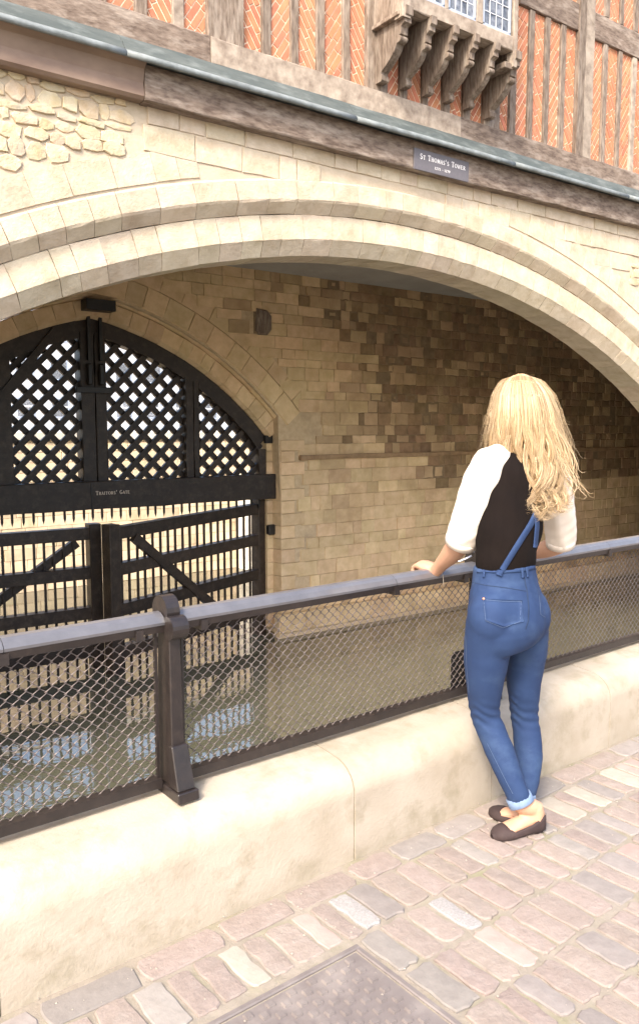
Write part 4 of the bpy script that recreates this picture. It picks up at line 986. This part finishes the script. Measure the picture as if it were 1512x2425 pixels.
def fingers(Kc, d_out, d_side, d_dn, curl=(35, 75, 60), ln=(.036, .025, .02), thumb=True, thn=1.):
    """four bent fingers leaving the knuckles Kc along d_out, spread along d_side, curling towards d_dn"""
    P = []; d_out = d_out / np.linalg.norm(d_out); d_side = d_side / np.linalg.norm(d_side); d_dn = d_dn / np.linalg.norm(d_dn)
    for i, (sc_, off) in enumerate(((.9, -.031), (1.06, -.010), (1.0, .011), (.78, .030))):
        p = np.array(Kc) + d_side * off * thn - d_out * .006 - d_out * abs(off) * .12; secs = [(p - d_out * .02, .0085, .0085), (p, .0088, .0088)]; a = 0
        for k in range(3):
            a += math.radians(curl[k] + (i - 1.5) * 4); p = p + (d_out * math.cos(a) + d_dn * math.sin(a)) * ln[k] * sc_; secs.append((p, .0083 - k * .0008, .0083 - k * .0008))
        P.append(loft(secs, 10, d_side, 2))
    return P
rail_dir = KU; kdir = HK - WRL
side = np.cross(kdir / np.linalg.norm(kdir), UP3)
fL = fingers(HK + UP3 * .004, kdir, side, -UP3, (38, 62, 45))
th = [(W(1017, 1352, 3.155), .013, .012), (W(1008, 1360, 3.15), .0115, .011), (W(994, 1362, 3.165), .010, .0095), (W(983, 1358, 3.185), .0085, .008)]
fR = fingers(palmR[-1][0], palmR[-1][0] - WRR, np.cross(palmR[-1][0] - WRR, UP3), -UP3, (25, 45, 40))
thR = [(palmR[0][0], .012, .012), (palmR[1][0] + np.array([-.01, -.03, -.004]), .011, .011), (palmR[2][0] + np.array([-.02, -.035, -.01]), .0085, .0085)]
torso_in = [(c, a * .9, b * .88) for c, a, b in TS]
# feet: direction of each
def foot(heel, toe, lift, w_=.036):
    heel, toe = np.array(heel, float), np.array(toe, float); d = toe - heel; L = np.linalg.norm(d); d /= L
    secs = []
    for t_, hh, ww in ((.0, .035, .022), (.08, .05, .029), (.25, .052, .031), (.45, .042, .032), (.68, .028, .040), (.86, .019, .037), (.97, .013, .022), (1.0, .008, .010)):
        secs.append((heel + d * L * t_ + UP3 * (hh * .62 + .006), ww * .93, hh * .62))
    return secs
fdir1 = np.array([-.50, .866, 0]); fdir2 = np.array([-.36, .93, 0])
h1 = W(1262, 1953, 2.79); h1[2] = .0; t1 = W(1172, 1957, 2.77); t1[2] = 0
# near foot (left): heel slightly raised
def G(px, py): r = FW + RT * (px - CXP) / FPX - UPV * (py - CYP) / FPX; return CAM + r * (-CAM[2] / r[2])
h1 = G(1281, 1964); t1 = G(1170, 1984); t1 = h1 + (t1 - h1) / np.linalg.norm(t1 - h1) * .205; h1[2] = .012
t2 = G(1160, 1923); h2 = G(1256, 1962); h2 = t2 + (h2 - t2) / np.linalg.norm(h2 - t2) * .215
sideF = lambda h, t_: np.cross((t_ - h) / np.linalg.norm(t_ - h), UP3)
F1 = foot(h1, t1, 0); F2 = foot(h2, t2, 0)
ank1 = [(W(1216, 1870, 2.795), .034, .034), (W(1234, 1905, 2.79), .033, .035), (h1 + (t1 - h1) * .15 + UP3 * .075, .033, .034), (h1 + (t1 - h1) * .18 + UP3 * .04, .030, .038)]
ank2 = [(W(1240, 1870, 2.885), .034, .034), (W(1240, 1900, 2.89), .033, .034), (h2 + (t2 - h2) * .15 + UP3 * .07, .033, .034), (h2 + (t2 - h2) * .18 + UP3 * .04, .030, .036)]
head_parts = [ball(HC + UP3 * .002, .070, .088, .098, Rh), ball(H3(0, .035, -.055), .052, .055, .062, Rh), loft([(H3(0, .085, .01), .008, .008), (H3(0, .112, -.022), .012, .012), (H3(0, .088, -.034), .015, .008)], 10, hl), ball(H3(.074, -.005, -.012), .009, .018, .031, Rh, 8), ball(H3(-.074, -.005, -.012), .009, .018, .031, Rh, 8), ball(H3(0, .088, -.058), .022, .010, .006, Rh, 8), ball(H3(0, .086, -.069), .019, .010, .007, Rh, 8)]
body = fuse('body', head_parts + [loft(neck), loft(torso_in), loft([(c, a * .9, b * .9) for c, a, b in pelvis]), loft(leg(LL, .88)), loft(leg(RL, .88)), loft(arm(LA[1:], .68)), loft(arm(RA[1:], .68)), loft(fore, 16), loft(foreR, 16),
    loft(palm, 16, side), loft(palmR, 16, side)] + fL + fR + [loft(th, 10), loft(thR, 10), loft(F1, 16, sideF(h1, t1)), loft(F2, 16, sideF(h2, t2)), loft(ank1, 16), loft(ank2, 16)], 'skin', per, .0042, 3)
for s in (1, -1):
    v, f = ball(H3(.031 * s, .078, .008), .013, .013, .013, Rh, 8); ob('eye', me('eye', v, f, 'white', True), per)
    v, f = ball(H3(.031 * s, .0885, .008), .0055, .003, .0055, Rh, 6); ob('iris', me('iris', v, f, 'iron', True), per)
# ---- shoes
def shoe(h, t_):
    d = (t_ - h); L = np.linalg.norm(d); d /= L; sd_ = np.cross(d, UP3); n = 20; V = []; F = []
    st_ = [(-.02, .020, .062), (.015, .031, .062), (.12, .036, .052), (.3, .037, .036), (.5, .040, .030), (.66, .045, .027), (.72, .046, .034), (.80, .044, .034), (.9, .037, .029), (.97, .024, .022), (1.015, .008, .012)]
    m_ = len(st_)
    for (tt, ww, hh) in st_:
        c = h + d * L * tt; c = c + UP3 * 0; toe = tt >= .70
        for k in range(n):
            a = 2 * math.pi * k / n; x = math.cos(a); z = math.sin(a)
            zz = hh * (z if z > 0 else 0) if toe else (hh if z > -.02 else 0) * 1.0
            xx = math.copysign(abs(x)**.6, x) * ww
            if not toe and z > .1: xx = math.copysign(ww * (.93), x) if abs(x) > .05 else 0; 
            if not toe and z > .1: zz = hh if abs(x) > .5 else -99
            V.append((c, xx, zz, toe))
    # build outer wall strips explicitly: sole + side wall (open top) for the back part, closed vamp at the toe
    V = []; F = []; nn = 13
    for (tt, ww, hh) in st_:
        c = h + d * L * tt; toe = tt >= .70
        for k in range(nn):
            q = -1 + 2 * k / (nn - 1)     # -1..1 across
            if toe: x = ww * math.sin(q * math.pi / 2 * 1.0); z = .004 + hh * math.cos(q * math.pi / 2)**.7 if abs(q) < 1 else .004
            else:
                aq = abs(q); s_ = math.copysign(1, q) if q else 0
                if aq > .98: x, z = ww * s_, .004
                elif aq > .80: x, z = ww * 1.05 * s_, hh * .33
                elif aq > .64: x, z = ww * 1.03 * s_, hh * .7
                elif aq > .48: x, z = ww * .96 * s_, hh
                elif aq > .30: x, z = ww * .86 * s_, hh * .93
                else: x, z = ww * .8 * s_ * (aq / .17 if aq < .3 else 1), .012
            V.append(c + sd_ * x + UP3 * z)
        V.append(c + sd_ * ww * .9 - UP3 * .0 + UP3 * .0); V.append(c - sd_ * ww * .9)
    w_ = nn + 2
    for i in range(m_ - 1):
        for k in range(w_): F.append([i * w_ + k, i * w_ + (k + 1) % w_, (i + 1) * w_ + (k + 1) % w_, (i + 1) * w_ + k])
    F += [list(range(w_)), list(range((m_ - 1) * w_ + w_ - 1, (m_ - 1) * w_ - 1, -1))]
    ob('shoe', me('shoe', V, F, 'shoe', True), per)
shoe(h1, t1); shoe(h2, t2)
# ---- cuffs
c0, c1 = W(1224, 1882, 2.795), W(1235, 1905, 2.787)
def cuff(c0, c1, r):
    ax = (c1 - c0) / np.linalg.norm(c1 - c0); secs = [(c0, r * .93), (c0 + ax * .002, r), (c1 - ax * .002, r * 1.04), (c1, r * .97), (c1 - ax * .004, r * .84), (c0 + ax * .01, r * .84)]
    V = []; F = []; n = 24; a = LAT - ax * (LAT @ ax); a /= np.linalg.norm(a); b = np.cross(ax, a)
    for p, q in secs:
        for k in range(n): t_ = 2 * math.pi * k / n; V.append(p + (a * math.cos(t_) + b * math.sin(t_)) * (q + .0008 * math.sin(k * 5)))
    m_ = len(secs)
    for i in range(m_): 
        for k in range(n): F.append([i * n + k, i * n + (k + 1) % n, ((i + 1) % m_) * n + (k + 1) % n, ((i + 1) % m_) * n + k])
    ob('cuff', me('cuff', V, F, 'denim_pale', True), jeans)
cuff(c0, c1, .0465); cuff(W(1239, 1876, 2.885), W(1238, 1898, 2.885), .043)
# ---- straps, seams, pockets laid on the cloth surface
tT = tree(torso); tJ = tree(jeans)
def cast(px, py, tr, off):
    r = Vector(FW + RT * (px - CXP) / FPX - UPV * (py - CYP) / FPX).normalized(); hit, nrm, i, d = tr.ray_cast(Vector(CAM), r)
    return None if hit is None else (np.array(hit - r * off), np.array(r))
def ribbon(name, pts, width, mt, parent, tr, off=.003, thick=.004, n=14):
    """a flat band following the surface through picture-side points"""
    P = []; pts = np.array(pts, float)
    for i in range(n + 1):
        t_ = i / n * (len(pts) - 1); k = min(int(t_), len(pts) - 2); P.append(pts[k] + (pts[k + 1] - pts[k]) * (t_ - k))
    V = []; rows = 0
    for i, p in enumerate(P):
        d = P[min(i + 1, n)] - P[max(i - 1, 0)]; d = d / np.linalg.norm(d); nrm = np.array([-d[1], d[0]]) * width / 2; row = []
        for s in (-1, 0, 1):
            c = cast(p[0] + nrm[0] * s, p[1] + nrm[1] * s, tr, off)
            if c is None: row = None; break
            row.append(c)
        if row is None: continue
        V += [q - r * thick for q, r in row] + [q + r * .004 for q, r in row[::-1]]; rows += 1
    F = [[i * 6 + k, i * 6 + (k + 1) % 6, (i + 1) * 6 + (k + 1) % 6, (i + 1) * 6 + k] for i in range(rows - 1) for k in range(6)]
    if rows > 1: F += [list(range(6)), list(range(rows * 6 - 1, rows * 6 - 7, -1))]; return ob(name, me(name, V, F, mt, True), parent)
ribbon('strap', [(1188, 1350), (1225, 1290), (1255, 1243), (1270, 1213)], 14, 'denim', jeans, tT, .002, .005)
ribbon('strap', [(1262, 1337), (1267, 1290), (1271, 1245), (1270, 1212)], 11, 'denim', jeans, tT, .002, .005)
ribbon('strap_tab', [(1186, 1345), (1180, 1362)], 15, 'denim', jeans, tJ, .004, .006, 5)
ribbon('waistband', [(1111, 1349), (1150, 1347), (1190, 1348), (1230, 1346), (1262, 1341), (1276, 1336)], 17, 'denim', jeans, tJ, .001, .004, 24)
for p in ([(1145, 1341), (1144, 1366)], [(1235, 1338), (1237, 1368)], [(1246, 1336), (1249, 1366)], [(1112, 1338), (1111, 1364)]): ribbon('belt_loop', p, 5.5, 'denim', jeans, tJ, .003, .006, 4)
ribbon('seam', [(1240, 1366), (1247, 1400), (1251, 1440), (1250, 1470), (1243, 1490)], 2.6, 'denim_dark', jeans, tJ, .0, .002, 20)
ribbon('yoke_seam', [(1112, 1378), (1150, 1386), (1200, 1392), (1246, 1400)], 1.6, 'denim_dark', jeans, tJ, 0, .0015, 20)
def patch(name, poly_rows, mt, parent, tr, off=.001, thick=.003):
    m_, n_ = len(poly_rows), len(poly_rows[0]); V = []
    for row in poly_rows:
        for p in row:
            c = cast(p[0], p[1], tr, off)
            if c is None: return
            V.append(c[0] - c[1] * thick)
    F = [[i * n_ + k, i * n_ + k + 1, (i + 1) * n_ + k + 1, (i + 1) * n_ + k] for i in range(m_ - 1) for k in range(n_ - 1)]
    B = len(V); rim = [k for k in range(n_)] + [i * n_ + n_ - 1 for i in range(1, m_)] + [(m_ - 1) * n_ + k for k in range(n_ - 2, -1, -1)] + [i * n_ for i in range(m_ - 2, 0, -1)]
    for j in rim:
        V.append(np.array(V[j]) + (np.array(V[j]) - CAM) / np.linalg.norm(np.array(V[j]) - CAM) * (thick + .003))
    L = len(rim); F += [[rim[i], rim[(i + 1) % L], B + (i + 1) % L, B + i] for i in range(L)]
    ob(name, me(name, V, F, mt, True), parent)
patch('back_pocket', [[(1143 + 92 * a + 4 * b, 1418 + 4 * a + 50 * b + (14 * b * (1 - abs(2 * a - 1)))) for a in np.linspace(0, 1, 9)] for b in np.linspace(0, 1, 8)], 'denim', jeans, tJ)
patch('back_pocket', [[(1276 + 17 * a - 0 * b, 1408 - 4 * a + 48 * b + 5 * b * (1 - abs(2 * a - 1))) for a in np.linspace(0, 1, 5)] for b in np.linspace(0, 1, 8)], 'denim', jeans, tJ)
for p in ([(1144, 1421), (1149, 1470), (1190, 1487), (1230, 1472), (1233, 1424)], [(1144, 1420), (1190, 1424), (1234, 1424)], [(1276, 1410), (1279, 1455), (1290, 1462)], [(1152, 1760), (1172, 1800), (1197, 1850), (1213, 1880)], [(1101, 1500), (1104, 1580), (1109, 1640)]):
    ribbon('stitching', p, .9, 'thread', jeans, tJ, .0032, .0008, 24)
for p in ((1144, 1418), (1112, 1362)):
    c = cast(*p, tJ, .003)
    if c: v, f = ball(c[0], .005, .005, .005, None, 6); ob('stud', me('stud', v, f, 'copper', True), jeans)
# sleeve hem bands
def hem(L, parent):
    a, b = W(*L[-2][:3]), W(*L[-1][:3]); ax = (b - a) / np.linalg.norm(b - a); r = L[-1][3] * 1.01; V = []; F = []; n = 28
    u_ = LAT - ax * (LAT @ ax); u_ /= np.linalg.norm(u_); w_ = np.cross(ax, u_); secs = [(b - ax * .022, r * 1.0), (b - ax * .020, r * 1.035), (b + ax * .006, r * 1.02), (b + ax * .006, r * .9), (b - ax * .01, r * .88)]; m_ = 5
    for p, q in secs:
        for k in range(n): t_ = 2 * math.pi * k / n; V.append(p + (u_ * math.cos(t_) + w_ * math.sin(t_)) * q)
    for i in range(m_):
        for k in range(n): F.append([i * n + k, i * n + (k + 1) % n, ((i + 1) % m_) * n + (k + 1) % n, ((i + 1) % m_) * n + k])
    ob('hem', me('hem', V, F, 'cream_cloth', True), parent)
hem(LA, slL); hem(RA, slR)
# bracelet cord
v, f = tube([WRL + np.array([.004, -.026, .01]), WRL + np.array([.012, -.03, -.01]), WRL + np.array([.013, -.032, -.035]), WRL + np.array([.014, -.034, -.055])], .0014, 5); ob('bracelet_cord', me('bracelet_cord', v, f, 'cobble_cream', True), per)
# ---- sunglasses
gl = ob('sunglasses', None, per, tuple(H3(0, .1, .01)))
for s in (1, -1):
    V = []; n = 18
    for yy in (0, .003):
        for k in range(n):
            a = 2 * math.pi * k / n; x = .031 * s + .027 * math.cos(a); V.append(H3(x, .104 - (abs(x) / .06)**2 * .022 + yy, .008 + .023 * math.sin(a)))
    F = [list(range(n)), list(range(2 * n - 1, n - 1, -1))] + [[k, (k + 1) % n, n + (k + 1) % n, n + k] for k in range(n)]
    ob('lens', me('lens', V, F, 'lens'), gl)
    v, f = tube([H3(.058 * s, .088, .02), H3(.076 * s, .06, .02), H3(.079 * s, .0, .016), H3(.077 * s, -.03, .0)], .003, 6); ob('temple_arm', me('temple_arm', v, f, 'lens', True), gl)
# ---- hair
def hairlock(u, layer, tip_y, wid, seed, wild=0.):
    """path of one lock: over the skull, down the back, in head/back space"""
    uc = round(u * 6.5 + (.5 if seed % 3 == 0 else 0)) / 6.5; rc = random.Random(int(uc * 1000) + 77 + (seed % 2) * 13); r_ = random.Random(seed)
    ph, fr, am = rc.uniform(0, 6.28) + r_.uniform(-.35, .35), rc.uniform(.85, 1.35), rc.uniform(.7, 1.25) + r_.uniform(-.15, .15)
    P = []; n = 30
    # picture-side outline of the hair mass: half width by height
    ys = [888, 905, 935, 970, 1010, 1060, 1110, 1150, 1190, 1230]; cx = [1233, 1234, 1238, 1241, 1243, 1246, 1258, 1266, 1266, 1262]; hw = [26, 47, 65, 74, 80, 85, 79, 73, 64, 52]
    dp = [.015, .062, .096, .112, .115, .108, .10, .098, .095, .09]; hc = [2.985, 2.985, 2.985, 2.985, 2.983, 2.975, 2.965, 2.955, 2.945, 2.93]
    y0 = 885 + abs(u)**2 * 12 + (7 if layer < .9 else 0)
    for i in range(n + 1):
        t_ = i / n; y = y0 + (tip_y - y0) * t_
        c = np.interp(y, ys, cx); h_ = np.interp(y, ys, hw); d_ = np.interp(y, ys, dp); hc_ = np.interp(y, ys, hc)
        # blend from the parting to the spread
        wave = am * math.sin(ph + (y - 1000) / 95. * 2 * math.pi * fr * .55) * max(0, (y - 985) / 240) * 25
        wave2 = .02 * math.sin(ph * 1.7 + (y - 960) / 80. * 2 * math.pi * fr * .5) * max(0, (y - 985) / 240) * am
        cl = min(1, max(0, (y - 930) / 220)) * .8; q = (u + (uc - u) * cl) * (1 - .12 * max(0, (y - 1100) / 130))
        x = c + q * h_ * layer + wave + wild * max(0, (t_ - .45))**1.6 * 110
        dep = d_ * layer * math.sqrt(max(0.04, 1 - min(1, abs(q))**2 * .93)) + wave2
        P.append(W(x, y, hc_ - dep))
    if r_.random() < .8:   # curled tip
        d = 1 if r_.random() < .55 else -1; k = len(P)
        for j in range(1, 5): P.append(P[k - 1] + RT * d * .006 * j + np.array([0, 0, -.008 * j + .0016 * j * j]) - YH * .001 * j)
    return P
hv = []; hf_ = []; hr = []
def addlock(P, r0, flat=.5, n=6, val=.5):
    P = np.array(P); m_ = len(P); t_ = np.gradient(P, axis=0); t_ /= np.linalg.norm(t_, axis=1, keepdims=True) + 1e-9
    nx = np.cross(t_, YH); nx /= np.linalg.norm(nx, axis=1, keepdims=True) + 1e-9; ny = np.cross(nx, t_)
    i = np.arange(m_); rr = r0 * (.55 + .45 * np.minimum(1, i / 5)) * (1 - .85 * np.maximum(0, (i / (m_ - 1) - .6) / .4)**1.4)
    k = len(hv); a = 2 * np.pi * np.arange(n) / n
    V = P[:, None] + (nx[:, None] * np.cos(a)[None, :, None] + ny[:, None] * np.sin(a)[None, :, None] * flat) * rr[:, None, None]
    hv.extend(map(tuple, V.reshape(-1, 3).tolist()))
    for j in range(m_ - 1):
        b_ = k + j * n
        for q in range(n): hf_.append((b_ + q, b_ + (q + 1) % n, b_ + n + (q + 1) % n, b_ + n + q))
    g = np.clip(val - .10 * np.exp(-i / 3.) + .10 * np.sin(i * .45 + val * 40), 0, 1); hr.extend(np.repeat(g, n).tolist())
for i in range(30):      # under-layer: fills the mass
    u = -1 + 2 * (i + .5) / 30
    addlock(hairlock(u * .93, .87, U(1170, 1212), 0, i + 900), .012, .7, 8, U(.18, .4))
for i in range(150):
    u = rng.uniform(-1, 1); ty = 1222 - 30 * abs(u)**1.5 - rng.uniform(0, 40)
    if u < -.62: ty = rng.uniform(1050, 1120)
    addlock(hairlock(u, rng.uniform(.93, 1.0), ty, 0, i), rng.uniform(.002, .0046), .5, 5, rng.choice([U(.25, .5), U(.45, .75), U(.65, .95)]))
for i in range(3000):    # fine strands
    u = rng.uniform(-1, 1); ty = 1230 - 30 * abs(u)**1.5 - rng.uniform(0, 70)
    if u < -.6: ty = rng.uniform(1030, 1110)
    addlock(hairlock(u, rng.uniform(.96, 1.045), ty, 0, i + 3000), rng.uniform(.0004, .0011), 1, 3, U(.2, 1.))
for i in range(60):      # wind-blown locks to the right
    u = rng.uniform(.7, 1.0); addlock(hairlock(u, rng.uniform(1., 1.06), rng.uniform(1110, 1180), 0, i // 3 + 7000, (i // 12) * .22 + rng.uniform(.1, .3)), rng.uniform(.0006, .0022), .7, 4, U(.6, 1.))
for i in range(130):     # fly-away strands
    s = 1 if R() < .6 else -1
    addlock(hairlock(rng.uniform(.8, 1.05) * s, rng.uniform(1.04, 1.16), rng.uniform(990, 1130), 0, i + 8000, s * rng.uniform(0, .5)), .00035, 1, 3, U(.5, 1))
# cap of hair over the skull
v, f = ball(H3(0, -.006, .010), .075, .088, .100, Rh, 20)
keep = [q for q in f if not all((np.array(v[i]) - HC) @ hf > .045 and (np.array(v[i]) - HC)[2] < .07 for i in q)]
k = len(hv); hv += [tuple(p) for p in v]; hf_ += [[i + k for i in q] for q in keep]; hr += [.55] * len(v)
ob('hair', me('hair', hv, hf_, 'hair', True, hr), per)
# ---- thin silver handles showing between her left arm and the waist
hd = empty('metal_handle', tuple(W(1095, 1322, 3.34)), 'pair of thin curved silver handles showing between the woman\'s left forearm and waist', 'handle')
for p in (((1074, 1329), (1088, 1329), (1102, 1323), (1116, 1316)), ((1092, 1302), (1102, 1304), (1112, 1306), (1122, 1307))):
    v, f = tube([W(x, y, 3.30) for x, y in p], .0042, 8); ob('handle_bar', me('handle_bar', v, f, 'silver', True), hd)
